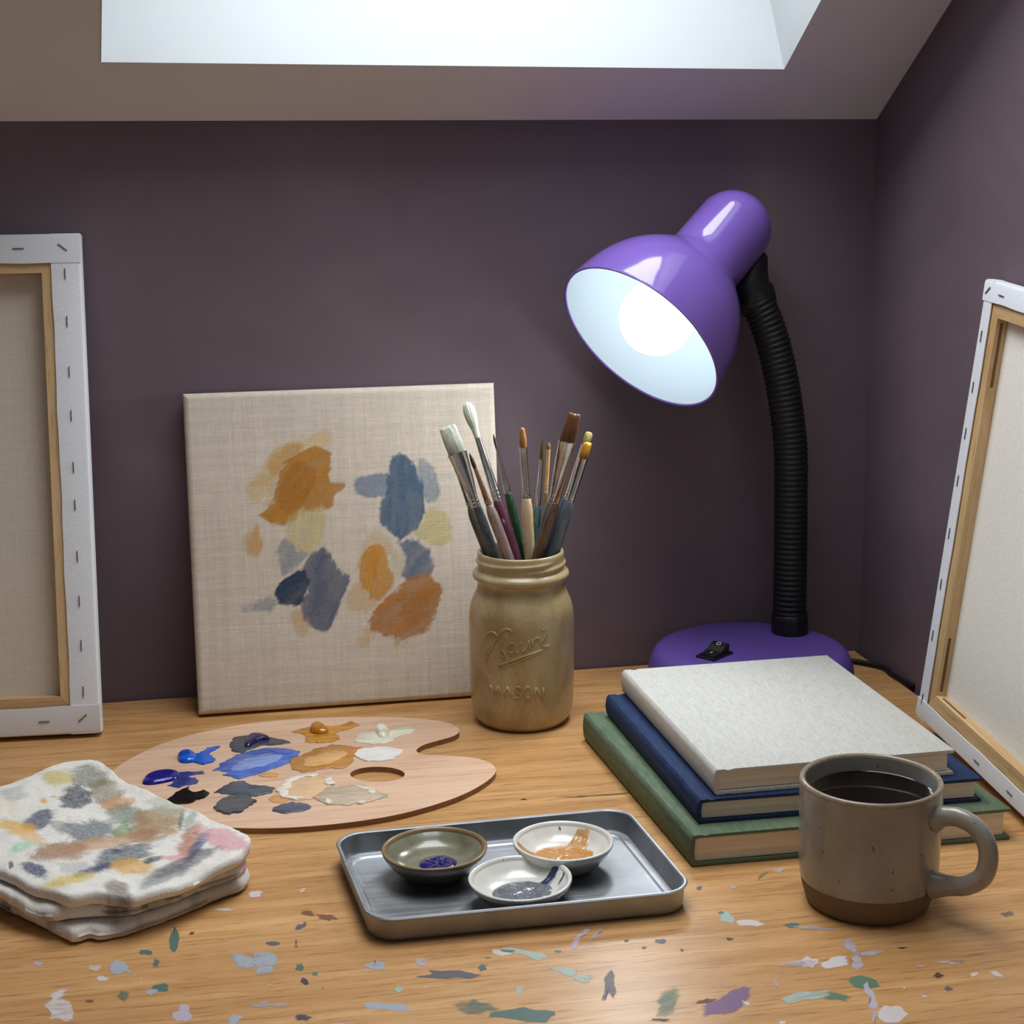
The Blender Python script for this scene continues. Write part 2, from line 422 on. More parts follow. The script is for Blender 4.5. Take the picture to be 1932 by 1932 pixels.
def el(p, rx, ry, ang, col, seed):
    pass
st_list = [
    ([(-0.034, 1.0576), (-0.0349, 1.0496), (-0.0359, 1.0414), (-0.037, 1.0428), (-0.0373, 1.049), (-0.0379, 1.0546), (-0.0377, 1.0658), (-0.0364, 1.0746), (-0.0353, 1.0713), (-0.0348, 1.0676), (-0.0342, 1.065)], TE, 0),
    ([(-0.0493, 1.0405), (-0.0496, 1.0384), (-0.0521, 1.0383), (-0.0544, 1.0404), (-0.0575, 1.0406), (-0.0586, 1.0431), (-0.0574, 1.0445), (-0.0572, 1.0466), (-0.0546, 1.0462), (-0.052, 1.0448), (-0.0503, 1.0427)], TE, 1),
    ([(-0.0448, 1.0257), (-0.0455, 1.0226), (-0.0463, 1.0203), (-0.0474, 1.0224), (-0.0494, 1.0186), (-0.0502, 1.0242), (-0.0493, 1.0285), (-0.0493, 1.0334), (-0.0478, 1.0341), (-0.0465, 1.0317), (-0.0448, 1.0307)], TE, 2),
    ([(-0.1178, 1.0404), (-0.1205, 1.0401), (-0.1203, 1.038), (-0.1219, 1.0388), (-0.1232, 1.0396), (-0.1242, 1.0409), (-0.1233, 1.042), (-0.1236, 1.0436), (-0.1223, 1.0435), (-0.1205, 1.0449), (-0.1195, 1.0424)], LI, 3),
    ([(-0.0816, 1.0263), (-0.0815, 1.0241), (-0.0824, 1.0207), (-0.0865, 1.0223), (-0.0877, 1.0258), (-0.091, 1.027), (-0.0902, 1.0291), (-0.0897, 1.0314), (-0.0865, 1.0296), (-0.0838, 1.0309), (-0.0813, 1.0287)], WP, 4),
    ([(-0.0785, 1.0129), (-0.079, 1.0122), (-0.0793, 1.011), (-0.0805, 1.0106), (-0.0822, 1.0112), (-0.0826, 1.013), (-0.0822, 1.0143), (-0.0816, 1.015), (-0.0808, 1.0163), (-0.0791, 1.0163), (-0.0783, 1.0143)], WP, 5),
    ([(-0.0626, 1.0227), (-0.0626, 1.0157), (-0.0678, 1.0195), (-0.0695, 1.016), (-0.073, 1.0166), (-0.0756, 1.022), (-0.0749, 1.0281), (-0.0741, 1.0344), (-0.0702, 1.0335), (-0.067, 1.0327), (-0.0649, 1.028)], LB, 6),
    ([(0.0162, 1.0129), (0.0152, 1.006), (0.0107, 1.0038), (0.0067, 1.0058), (0.0029, 1.0077), (0.002, 1.0134), (-0.0002, 1.0199), (0.0007, 1.0291), (0.0072, 1.0254), (0.0111, 1.0233), (0.0162, 1.0205)], LB, 7),
    ([(0.0236, 1.0044), (0.0225, 1.0005), (0.0198, 0.9998), (0.0161, 0.9988), (0.0156, 1.0063), (0.0118, 1.0124), (0.0146, 1.0166), (0.0157, 1.0268), (0.0215, 1.0257), (0.0273, 1.0198), (0.0289, 1.0088)], LB, 8),
    ([(-0.0021, 1.0503), (-0.002, 1.0476), (-0.0031, 1.0482), (-0.0039, 1.0453), (-0.005, 1.0463), (-0.0049, 1.0497), (-0.0053, 1.0524), (-0.0046, 1.0545), (-0.0036, 1.0546), (-0.0028, 1.0536), (-0.0026, 1.0517)], LB, 9),
    ([(0.0301, 1.0377), (0.03, 1.0368), (0.0287, 1.0364), (0.0269, 1.036), (0.0252, 1.0372), (0.0238, 1.0384), (0.0231, 1.04), (0.0246, 1.041), (0.0271, 1.0409), (0.029, 1.0398), (0.0301, 1.0387)], SL8, 10),
    ([(0.0509, 1.0641), (0.052, 1.0625), (0.05, 1.0582), (0.0472, 1.0562), (0.0453, 1.0544), (0.0442, 1.0548), (0.0426, 1.0552), (0.0441, 1.0586), (0.0455, 1.0622), (0.0476, 1.0619), (0.0511, 1.0674)], SL8, 11),
    ([(0.0585, 1.0739), (0.0583, 1.0701), (0.0551, 1.0706), (0.0517, 1.0729), (0.0479, 1.0767), (0.0503, 1.0798), (0.0499, 1.0826), (0.052, 1.0822), (0.0538, 1.0834), (0.0574, 1.0816), (0.0582, 1.0772)], BR, 12),
    ([(0.073, 1.0635), (0.0676, 1.0656), (0.0674, 1.0622), (0.0641, 1.0648), (0.0603, 1.0671), (0.0599, 1.0704), (0.0584, 1.0745), (0.0626, 1.0733), (0.0654, 1.0719), (0.0686, 1.0708), (0.0706, 1.0676)], BR, 13),
    ([(0.0437, 1.033), (0.0428, 1.0302), (0.0423, 1.0294), (0.042, 1.0293), (0.0413, 1.0284), (0.0406, 1.0308), (0.0413, 1.0357), (0.0418, 1.04), (0.0427, 1.0429), (0.043, 1.0383), (0.0442, 1.039)], SL8, 14),
    ([(0.044, 1.0017), (0.0439, 1), (0.0434, 0.9975), (0.0421, 0.9985), (0.0406, 0.9987), (0.0398, 1.0011), (0.0413, 1.003), (0.0409, 1.0065), (0.0425, 1.0055), (0.0444, 1.0075), (0.0451, 1.0042)], TE, 15),
    ([(0.0463, 0.9807), (0.0459, 0.9783), (0.0445, 0.978), (0.0429, 0.9799), (0.0415, 0.9827), (0.0428, 0.985), (0.0429, 0.9876), (0.0443, 0.9871), (0.0452, 0.9853), (0.0462, 0.9845), (0.047, 0.9823)], NV, 16),
    ([(0.0547, 0.9906), (0.054, 0.9891), (0.0531, 0.9887), (0.0525, 0.9892), (0.0521, 0.9899), (0.0512, 0.9905), (0.0517, 0.9918), (0.0521, 0.9927), (0.0527, 0.9936), (0.0535, 0.9933), (0.0535, 0.9917)], GR, 17),
    ([(0.0557, 0.9703), (0.0553, 0.9696), (0.0552, 0.9682), (0.0546, 0.9691), (0.0537, 0.9684), (0.0536, 0.97), (0.054, 0.9712), (0.0542, 0.9724), (0.0549, 0.9734), (0.0557, 0.9731), (0.0555, 0.9712)], DK, 18),
    ([(-0.0637, 0.98), (-0.0646, 0.9765), (-0.067, 0.9795), (-0.0681, 0.984), (-0.0701, 0.9882), (-0.068, 0.9893), (-0.0685, 0.9947), (-0.0663, 0.992), (-0.0641, 0.9912), (-0.0627, 0.9864), (-0.0634, 0.9831)], TE, 19),
    ([(-0.0402, 0.9921), (-0.0391, 0.9889), (-0.0415, 0.9872), (-0.0449, 0.9887), (-0.0475, 0.9902), (-0.048, 0.9927), (-0.0475, 0.9945), (-0.0465, 0.9957), (-0.0448, 0.996), (-0.0419, 0.9972), (-0.0405, 0.9943)], TE, 20),
    ([(-0.0458, 0.9875), (-0.0455, 0.9856), (-0.0483, 0.9868), (-0.0495, 0.9848), (-0.0508, 0.9868), (-0.0512, 0.9881), (-0.0512, 0.9891), (-0.0504, 0.9897), (-0.0494, 0.9905), (-0.0476, 0.9905), (-0.0462, 0.9891)], LB, 21),
    ([(-0.1022, 0.9992), (-0.102, 0.9966), (-0.1036, 0.994), (-0.1057, 0.9909), (-0.1106, 0.9862), (-0.1095, 0.9937), (-0.1148, 0.9944), (-0.1137, 1.0001), (-0.1085, 1.0022), (-0.1052, 1.003), (-0.1009, 1.0046)], WP, 22),
    ([(-0.0927, 0.9692), (-0.0951, 0.9636), (-0.0991, 0.962), (-0.1031, 0.9684), (-0.1085, 0.9678), (-0.1067, 0.9751), (-0.1123, 0.9845), (-0.1086, 0.9889), (-0.1035, 0.9903), (-0.0978, 0.9858), (-0.0946, 0.9774)], WP, 23),
    ([(0.0343, 0.9573), (0.0292, 0.9549), (0.022, 0.9553), (0.0174, 0.9542), (0.0123, 0.9556), (0.0089, 0.9578), (0.0064, 0.9606), (0.0143, 0.9608), (0.017, 0.9642), (0.0221, 0.961), (0.0279, 0.9601)], LB, 24),
    ([(-0.0251, 0.9552), (-0.0264, 0.9513), (-0.0287, 0.95), (-0.0307, 0.9522), (-0.0334, 0.9511), (-0.036, 0.9548), (-0.0362, 0.9603), (-0.033, 0.9618), (-0.0314, 0.9681), (-0.0274, 0.9663), (-0.0266, 0.9594)], LI, 25),
    ([(0.0028, 0.943), (0.0023, 0.9416), (0.0026, 0.937), (-0.001, 0.9366), (-0.0041, 0.9392), (-0.0038, 0.9431), (-0.0042, 0.9459), (-0.0026, 0.9477), (-0.0006, 0.9507), (0.0028, 0.9488), (0.0043, 0.9455)], LB, 26),
    ([(0.0465, 0.9371), (0.045, 0.9353), (0.0429, 0.9342), (0.0404, 0.9361), (0.0375, 0.936), (0.0372, 0.9382), (0.0373, 0.9398), (0.0377, 0.9421), (0.0406, 0.9411), (0.0422, 0.9398), (0.044, 0.9391)], NV, 27),
    ([(0.0948, 0.9946), (0.0957, 0.9904), (0.0925, 0.989), (0.0893, 0.9897), (0.0856, 0.9907), (0.0828, 0.9946), (0.0848, 0.9987), (0.0883, 0.9996), (0.0905, 1.0035), (0.0935, 1.0006), (0.098, 0.9989)], LB, 28),
    ([(0.1217, 0.9886), (0.1208, 0.9869), (0.1192, 0.9877), (0.1178, 0.9896), (0.1168, 0.9924), (0.117, 0.9951), (0.1175, 0.9976), (0.1191, 0.9975), (0.1209, 0.9969), (0.1215, 0.9934), (0.1221, 0.9908)], LI, 29),
    ([(0.1517, 0.9691), (0.1459, 0.9669), (0.1371, 0.9687), (0.1315, 0.9685), (0.1258, 0.9709), (0.1156, 0.9745), (0.1252, 0.9758), (0.1233, 0.9806), (0.1328, 0.9785), (0.1414, 0.9775), (0.1447, 0.9735)], SL8, 30),
    ([(0.16, 0.978), (0.16, 0.9754), (0.1587, 0.9729), (0.157, 0.9739), (0.1549, 0.9723), (0.1543, 0.9748), (0.154, 0.9776), (0.1555, 0.9801), (0.1571, 0.9828), (0.1584, 0.9804), (0.1613, 0.9819)], TE, 31),
    ([(0.1663, 0.9886), (0.1652, 0.9874), (0.1631, 0.9873), (0.1611, 0.9871), (0.1601, 0.9886), (0.1603, 0.9895), (0.1575, 0.9914), (0.1599, 0.9918), (0.162, 0.9907), (0.1633, 0.9906), (0.1646, 0.9899)], GR, 32),
    ([(0.1033, 0.9597), (0.102, 0.9582), (0.1012, 0.9562), (0.0996, 0.9567), (0.0993, 0.9589), (0.0971, 0.9596), (0.0981, 0.9618), (0.0988, 0.9639), (0.1005, 0.9658), (0.102, 0.9636), (0.1021, 0.9613)], MI, 33),
    ([(0.12, 0.9585), (0.1192, 0.9579), (0.119, 0.9555), (0.1178, 0.9563), (0.1169, 0.9571), (0.1169, 0.9586), (0.117, 0.9599), (0.1175, 0.961), (0.1185, 0.9613), (0.1192, 0.9605), (0.1202, 0.96)], WP, 34),
    ([(0.1008, 0.9378), (0.1045, 0.9334), (0.0984, 0.9345), (0.0897, 0.9389), (0.0807, 0.944), (0.0807, 0.9469), (0.0857, 0.9461), (0.0852, 0.9485), (0.0913, 0.9468), (0.0988, 0.9426), (0.1013, 0.9392)], LB, 35),
    ([(0.0222, 1.1141), (0.0225, 1.1115), (0.0207, 1.1101), (0.0185, 1.1101), (0.0153, 1.1105), (0.0148, 1.1141), (0.0147, 1.1173), (0.0165, 1.1192), (0.0189, 1.1186), (0.0213, 1.1192), (0.0238, 1.1171)], WP, 36),
    ([(0.0063, 1.0934), (0.0028, 1.0934), (-0.0004, 1.0939), (-0.0034, 1.0936), (-0.0078, 1.0949), (-0.0097, 1.0963), (-0.0058, 1.0963), (-0.0047, 1.0965), (-0.0033, 1.0974), (0.0019, 1.0965), (0.0011, 1.0951)], WP, 37),
    ([(0.0557, 1.1162), (0.0545, 1.114), (0.0536, 1.1123), (0.0522, 1.1108), (0.0508, 1.111), (0.0492, 1.1112), (0.0508, 1.1137), (0.0502, 1.1153), (0.0518, 1.1165), (0.0534, 1.1181), (0.0549, 1.1176)], WP, 38),
    ([(-0.0235, 1.0637), (-0.0237, 1.0628), (-0.0241, 1.0623), (-0.0247, 1.0627), (-0.0251, 1.0632), (-0.0257, 1.0636), (-0.0257, 1.0646), (-0.0256, 1.0659), (-0.0247, 1.0652), (-0.0241, 1.0654), (-0.0237, 1.0646)], DK, 39),
    ([(0.1779, 0.9935), (0.1771, 0.9924), (0.1752, 0.9917), (0.1715, 0.9909), (0.17, 0.9934), (0.1687, 0.9948), (0.1678, 0.9965), (0.1679, 0.9991), (0.1731, 0.997), (0.1761, 0.9963), (0.1797, 0.995)], WP, 40),
    ([(0.0234, 0.9815), (0.0237, 0.9803), (0.0229, 0.9797), (0.0221, 0.9795), (0.0218, 0.9809), (0.0205, 0.9813), (0.021, 0.9826), (0.0218, 0.9829), (0.0223, 0.983), (0.0228, 0.9828), (0.0234, 0.9824)], MI, 41),
    ([(-0.0548, 1.0065), (-0.0553, 1.0058), (-0.0554, 1.0044), (-0.056, 1.0042), (-0.0562, 1.006), (-0.0565, 1.0065), (-0.0569, 1.0076), (-0.0565, 1.0083), (-0.0561, 1.0089), (-0.0556, 1.0082), (-0.0549, 1.008)], WP, 42),
    ([(-0.084, 0.9845), (-0.0841, 0.9836), (-0.0856, 0.9838), (-0.0866, 0.984), (-0.0872, 0.9846), (-0.0891, 0.985), (-0.0886, 0.9858), (-0.088, 0.9864), (-0.0867, 0.986), (-0.0853, 0.9863), (-0.0841, 0.9854)], BR, 43),
    ([(0.1606, 0.9227), (0.1529, 0.9209), (0.1471, 0.9194), (0.1389, 0.9205), (0.1323, 0.9276), (0.1299, 0.935), (0.1342, 0.9388), (0.1395, 0.9391), (0.1444, 0.9424), (0.1499, 0.9363), (0.1578, 0.931)], TE, 44),
    ([(0.0645, 0.9208), (0.0626, 0.9187), (0.0599, 0.9164), (0.0542, 0.9161), (0.0503, 0.9197), (0.0467, 0.9228), (0.0463, 0.9264), (0.0495, 0.9289), (0.0557, 0.9267), (0.0612, 0.9272), (0.0644, 0.9238)], LB, 45),
    ([(0.3324, 1.0093), (0.3311, 1.0034), (0.3278, 1.0071), (0.3245, 1.0083), (0.3256, 1.014), (0.3261, 1.0169), (0.3261, 1.0219), (0.3288, 1.0219), (0.3316, 1.0215), (0.3342, 1.0179), (0.3345, 1.0125)], MI, 46),
    ([(0.33, 1.0199), (0.3297, 1.0184), (0.3282, 1.0189), (0.3274, 1.0189), (0.3267, 1.0193), (0.326, 1.0201), (0.3263, 1.0213), (0.3272, 1.0224), (0.3285, 1.0229), (0.3294, 1.022), (0.3305, 1.0213)], GR, 47),
    ([(0.3726, 0.9913), (0.3729, 0.9889), (0.3696, 0.9889), (0.3664, 0.9883), (0.365, 0.9904), (0.3656, 0.9921), (0.364, 0.9942), (0.3671, 0.9944), (0.3692, 0.9955), (0.3724, 0.9951), (0.3738, 0.9931)], TE, 48),
    ([(0.3969, 0.9813), (0.3958, 0.9783), (0.3848, 0.981), (0.3777, 0.9852), (0.3686, 0.9873), (0.3647, 0.9908), (0.3683, 0.9919), (0.3751, 0.9905), (0.3793, 0.9916), (0.384, 0.9879), (0.3925, 0.9851)], LB, 49),
    ([(0.3504, 0.9976), (0.3474, 0.9978), (0.3455, 0.9974), (0.3421, 0.9998), (0.3361, 1.0013), (0.337, 1.0027), (0.3361, 1.0043), (0.3385, 1.0046), (0.3428, 1.003), (0.3465, 1.0012), (0.3467, 0.9999)], WP, 50),
    ([(0.3244, 0.9821), (0.3236, 0.9811), (0.3225, 0.9801), (0.3204, 0.9794), (0.3197, 0.9813), (0.3199, 0.9825), (0.32, 0.9836), (0.3201, 0.9861), (0.3223, 0.9849), (0.3233, 0.984), (0.3246, 0.9834)], NV, 51),
    ([(0.3265, 1.0593), (0.3262, 1.0566), (0.3242, 1.0555), (0.3223, 1.0556), (0.3206, 1.0566), (0.3199, 1.0591), (0.3211, 1.0618), (0.3229, 1.0638), (0.3246, 1.0629), (0.327, 1.0642), (0.3272, 1.0615)], SL8, 52),
    ([(0.3504, 1.055), (0.3491, 1.0542), (0.3482, 1.0526), (0.3469, 1.0539), (0.3462, 1.0546), (0.3448, 1.0554), (0.3448, 1.0573), (0.3463, 1.0586), (0.3484, 1.059), (0.3497, 1.0578), (0.3501, 1.0564)], LI, 53),
    ([(0.3796, 1.0739), (0.38, 1.0734), (0.3784, 1.0707), (0.3734, 1.0658), (0.3712, 1.0653), (0.3664, 1.0614), (0.3696, 1.0654), (0.3706, 1.0672), (0.3737, 1.0709), (0.3773, 1.0734), (0.3831, 1.0785)], GR, 54),
    ([(0.3934, 1.0765), (0.3903, 1.0751), (0.3895, 1.0735), (0.3869, 1.0715), (0.3868, 1.074), (0.3849, 1.0743), (0.384, 1.076), (0.3875, 1.0769), (0.3891, 1.0792), (0.3922, 1.0802), (0.3928, 1.0781)], LI, 55),
    ([(0.2792, 0.9882), (0.2793, 0.9864), (0.2777, 0.9844), (0.2751, 0.9854), (0.2736, 0.9869), (0.2717, 0.9886), (0.273, 0.9906), (0.2742, 0.9927), (0.2768, 0.9906), (0.2789, 0.9912), (0.2804, 0.9899)], SL8, 56),
    ([(0.2885, 0.9739), (0.2877, 0.972), (0.2865, 0.97), (0.2853, 0.9701), (0.2851, 0.972), (0.2849, 0.9736), (0.286, 0.9751), (0.2866, 0.9766), (0.2876, 0.9777), (0.2886, 0.9776), (0.2882, 0.9754)], SL8, 57),
    ([(0.2336, 1.0146), (0.2344, 1.0133), (0.2294, 1.0053), (0.2271, 1.001), (0.2239, 0.9955), (0.2206, 0.9917), (0.2181, 0.9901), (0.2212, 0.9974), (0.2252, 1.0047), (0.2291, 1.0111), (0.2327, 1.0155)], LI, 58),
    ([(0.2409, 1.0102), (0.2454, 1.0139), (0.2412, 1.0055), (0.235, 0.9979), (0.232, 0.9952), (0.2294, 0.9925), (0.228, 0.9924), (0.2314, 0.9983), (0.2325, 1.0035), (0.238, 1.0097), (0.2432, 1.0162)], LI, 59),
    ([(0.1957, 0.9822), (0.1956, 0.9799), (0.1922, 0.9793), (0.1863, 0.9858), (0.183, 0.989), (0.1742, 0.9959), (0.1748, 0.9992), (0.1789, 0.9999), (0.1878, 0.9925), (0.1952, 0.9883), (0.1992, 0.9827)], MI, 60),
    ([(0.2139, 0.9558), (0.2113, 0.9562), (0.2098, 0.9536), (0.2053, 0.9603), (0.2035, 0.9633), (0.1971, 0.9695), (0.1977, 0.9725), (0.2038, 0.9679), (0.2072, 0.9662), (0.214, 0.9626), (0.2125, 0.959)], MI, 61),
    ([(0.2228, 0.9483), (0.2205, 0.9466), (0.2187, 0.9437), (0.2146, 0.944), (0.2122, 0.9467), (0.2094, 0.9493), (0.2101, 0.9528), (0.2147, 0.9529), (0.2172, 0.9541), (0.2215, 0.9545), (0.2224, 0.951)], MI, 62),
    ([(0.2324, 0.9352), (0.2287, 0.9225), (0.2274, 0.9285), (0.2243, 0.9217), (0.222, 0.9218), (0.2241, 0.9324), (0.2274, 0.9446), (0.2311, 0.9504), (0.2351, 0.9584), (0.2375, 0.9581), (0.2354, 0.9463)], SL8, 63),
    ([(0.2703, 0.9227), (0.2704, 0.9161), (0.2644, 0.9098), (0.2608, 0.8984), (0.2527, 0.8921), (0.2475, 0.8954), (0.253, 0.9082), (0.2525, 0.9149), (0.258, 0.9223), (0.2637, 0.9268), (0.27, 0.93)], GR, 64),
    ([(0.1751, 0.9428), (0.1742, 0.9398), (0.1722, 0.938), (0.1726, 0.9428), (0.1716, 0.9439), (0.1721, 0.9463), (0.1728, 0.9491), (0.1744, 0.9504), (0.1751, 0.9479), (0.1768, 0.9477), (0.177, 0.9445)], MI, 65),
    ([(0.3147, 0.9165), (0.3075, 0.9056), (0.3018, 0.8974), (0.2943, 0.8924), (0.2892, 0.8908), (0.287, 0.8924), (0.278, 0.8905), (0.2813, 0.9006), (0.2926, 0.9111), (0.3026, 0.9179), (0.3105, 0.9197)], PU, 66),
    ([(0.3076, 0.8975), (0.3068, 0.8962), (0.3053, 0.8971), (0.304, 0.8991), (0.3019, 0.9017), (0.3022, 0.9044), (0.3034, 0.9057), (0.305, 0.9058), (0.3063, 0.9027), (0.3084, 0.9014), (0.3078, 0.8991)], WP, 67),
    ([(0.2894, 0.9095), (0.2865, 0.9073), (0.2833, 0.9057), (0.2798, 0.9056), (0.2757, 0.9049), (0.2745, 0.9067), (0.276, 0.9086), (0.2777, 0.9102), (0.281, 0.91), (0.2846, 0.9119), (0.2868, 0.9108)], DK, 68),
    ([(0.3712, 0.9419), (0.3663, 0.9391), (0.361, 0.9355), (0.3518, 0.9385), (0.3485, 0.9399), (0.3363, 0.9401), (0.3376, 0.9435), (0.3473, 0.9448), (0.3537, 0.9464), (0.3607, 0.9457), (0.3688, 0.9448)], LI, 69),
    ([(0.366, 0.9405), (0.3633, 0.9385), (0.3612, 0.9341), (0.3586, 0.9364), (0.3544, 0.9361), (0.358, 0.9411), (0.3565, 0.9445), (0.3596, 0.9467), (0.363, 0.9488), (0.3643, 0.9453), (0.3669, 0.944)], WP, 70),
    ([(0.3859, 0.9388), (0.3839, 0.9338), (0.3782, 0.9314), (0.3731, 0.9304), (0.3679, 0.9309), (0.3661, 0.935), (0.368, 0.94), (0.3743, 0.9416), (0.3778, 0.9448), (0.3823, 0.9451), (0.3876, 0.9441)], WP, 71),
    ([(0.3982, 0.9545), (0.3962, 0.9482), (0.3923, 0.9425), (0.3922, 0.9489), (0.3912, 0.9502), (0.391, 0.9534), (0.3914, 0.9605), (0.3959, 0.9677), (0.3994, 0.9681), (0.4019, 0.9668), (0.4002, 0.9598)], LI, 72),
    ([(0.3947, 0.9369), (0.3932, 0.9302), (0.3905, 0.9291), (0.3877, 0.9269), (0.3868, 0.9297), (0.3901, 0.9362), (0.3901, 0.9414), (0.3931, 0.9433), (0.3947, 0.9439), (0.3991, 0.9491), (0.3952, 0.9401)], LI, 73),
    ([(0.4116, 0.944), (0.4096, 0.9423), (0.406, 0.9408), (0.4012, 0.9414), (0.3988, 0.9426), (0.3962, 0.9436), (0.396, 0.9453), (0.3988, 0.9468), (0.4033, 0.9471), (0.4085, 0.9475), (0.4135, 0.9463)], LI, 74),
    ([(0.391, 0.9079), (0.3915, 0.9041), (0.3868, 0.9026), (0.3816, 0.9031), (0.3775, 0.9054), (0.3771, 0.9091), (0.3775, 0.9127), (0.3809, 0.9161), (0.3872, 0.9179), (0.3907, 0.9133), (0.3916, 0.9103)], GR, 75),
    ([(0.3856, 0.893), (0.3834, 0.8823), (0.3794, 0.8775), (0.3771, 0.8778), (0.3754, 0.8796), (0.3801, 0.8906), (0.3802, 0.8971), (0.3842, 0.9071), (0.3882, 0.9117), (0.3858, 0.8998), (0.3867, 0.8984)], LI, 76),
    ([(0.3736, 0.8916), (0.3692, 0.8916), (0.3667, 0.8882), (0.3625, 0.8948), (0.3559, 0.8964), (0.3559, 0.8997), (0.3574, 0.9017), (0.3589, 0.9047), (0.3646, 0.8993), (0.368, 0.8981), (0.372, 0.8952)], GR, 77),
    ([(0.3585, 0.9019), (0.3598, 0.8992), (0.3496, 0.897), (0.3416, 0.8966), (0.3294, 0.8941), (0.3288, 0.8971), (0.3276, 0.8996), (0.3317, 0.903), (0.3425, 0.9071), (0.3516, 0.9049), (0.3621, 0.9053)], MI, 78),
    ([(0.334, 0.9218), (0.3329, 0.9184), (0.3323, 0.9144), (0.3312, 0.9147), (0.3297, 0.9126), (0.3298, 0.9172), (0.3308, 0.9206), (0.3306, 0.925), (0.3318, 0.9255), (0.3331, 0.928), (0.3339, 0.9256)], LI, 79),
    ([(0.4366, 0.9087), (0.4348, 0.9075), (0.4335, 0.9069), (0.4326, 0.9074), (0.4321, 0.908), (0.4299, 0.9087), (0.4318, 0.9106), (0.4332, 0.9118), (0.4349, 0.9129), (0.436, 0.9119), (0.4356, 0.9101)], DK, 80),
    ([(0.4594, 0.9039), (0.4582, 0.9021), (0.4562, 0.9023), (0.4543, 0.9014), (0.4525, 0.9022), (0.4532, 0.9043), (0.4532, 0.9064), (0.4552, 0.9079), (0.4572, 0.9072), (0.4591, 0.9073), (0.4598, 0.9058)], WP, 81),
    ([(0.4736, 0.8975), (0.4711, 0.8977), (0.4687, 0.899), (0.4676, 0.9033), (0.4665, 0.9056), (0.4666, 0.9077), (0.468, 0.9075), (0.4688, 0.9091), (0.471, 0.9086), (0.4723, 0.9049), (0.4725, 0.9021)], WP, 82),
    ([(0.4548, 0.9218), (0.4554, 0.9203), (0.4524, 0.9197), (0.448, 0.9201), (0.4464, 0.922), (0.4407, 0.9237), (0.4434, 0.925), (0.4472, 0.9252), (0.4506, 0.9243), (0.4539, 0.9241), (0.4587, 0.9228)], LI, 83),
    ([(0.5174, 0.9786), (0.5177, 0.9769), (0.5148, 0.9767), (0.5113, 0.9737), (0.5112, 0.9764), (0.5089, 0.977), (0.5086, 0.9792), (0.5118, 0.981), (0.5149, 0.9811), (0.5192, 0.983), (0.5196, 0.9806)], SL8, 84),
    ([(0.3951, 0.8691), (0.3892, 0.8663), (0.3864, 0.8637), (0.3839, 0.8636), (0.381, 0.8642), (0.3803, 0.8688), (0.3829, 0.8751), (0.387, 0.8797), (0.3901, 0.8782), (0.3931, 0.8785), (0.3949, 0.8754)], WP, 85),
    ([(0.4072, 0.8987), (0.4071, 0.8977), (0.4062, 0.8967), (0.4052, 0.8967), (0.4052, 0.898), (0.4046, 0.8986), (0.4051, 0.8998), (0.406, 0.9005), (0.407, 0.9009), (0.4072, 0.8999), (0.408, 0.8996)], WP, 86),
    ([(0.418, 0.8843), (0.4167, 0.8839), (0.4155, 0.8835), (0.4136, 0.8838), (0.4136, 0.8856), (0.4134, 0.8867), (0.4131, 0.8883), (0.4147, 0.8883), (0.4163, 0.8888), (0.4167, 0.8867), (0.4173, 0.8858)], WP, 87),
    ([(0.4343, 0.892), (0.4337, 0.8911), (0.4328, 0.8908), (0.4316, 0.89), (0.4314, 0.891), (0.4307, 0.8919), (0.4314, 0.8935), (0.4327, 0.8939), (0.4341, 0.8954), (0.4341, 0.8936), (0.4341, 0.8928)], SL8, 88),
    ([(0.431, 0.9221), (0.4303, 0.9212), (0.4289, 0.9201), (0.4268, 0.9207), (0.4247, 0.9214), (0.4245, 0.9229), (0.4249, 0.9241), (0.4266, 0.9247), (0.4286, 0.9251), (0.4298, 0.9239), (0.4324, 0.9234)], LI, 89),
    ([(0.4322, 0.9462), (0.4292, 0.946), (0.4279, 0.9455), (0.4258, 0.9455), (0.4247, 0.9465), (0.4237, 0.9475), (0.4227, 0.949), (0.425, 0.9496), (0.4275, 0.9494), (0.4292, 0.9485), (0.4305, 0.9476)], DK, 90),
    ([(0.2112, 0.9883), (0.2109, 0.987), (0.2089, 0.9875), (0.2077, 0.9872), (0.206, 0.9875), (0.2059, 0.9889), (0.2062, 0.99), (0.2071, 0.9908), (0.2085, 0.9907), (0.2097, 0.9903), (0.2114, 0.9897)], GR, 91),
    ([(0.5036, 0.9454), (0.5032, 0.9445), (0.5024, 0.9442), (0.5018, 0.9442), (0.5009, 0.9442), (0.5001, 0.9452), (0.5017, 0.9464), (0.5025, 0.9477), (0.5036, 0.9479), (0.5044, 0.9476), (0.5045, 0.9465)], LB, 92),
    ([(0.2572, 0.9929), (0.2562, 0.9923), (0.2557, 0.9909), (0.2549, 0.9912), (0.2543, 0.9918), (0.2546, 0.993), (0.255, 0.9937), (0.2551, 0.9951), (0.256, 0.9951), (0.2568, 0.9952), (0.2575, 0.9943)], DK, 93),
    ([(0.2655, 0.9813), (0.2649, 0.9806), (0.2641, 0.9805), (0.2635, 0.9802), (0.2629, 0.9807), (0.2628, 0.9815), (0.2629, 0.9824), (0.2636, 0.9828), (0.2642, 0.9829), (0.2646, 0.9825), (0.2647, 0.982)], DK, 94),
    ([(0.1883, 0.9107), (0.1852, 0.9081), (0.1816, 0.9034), (0.1701, 0.908), (0.1642, 0.9116), (0.1524, 0.9157), (0.1554, 0.9198), (0.1636, 0.921), (0.1724, 0.9213), (0.1789, 0.9167), (0.1876, 0.9143)], TE, 95),
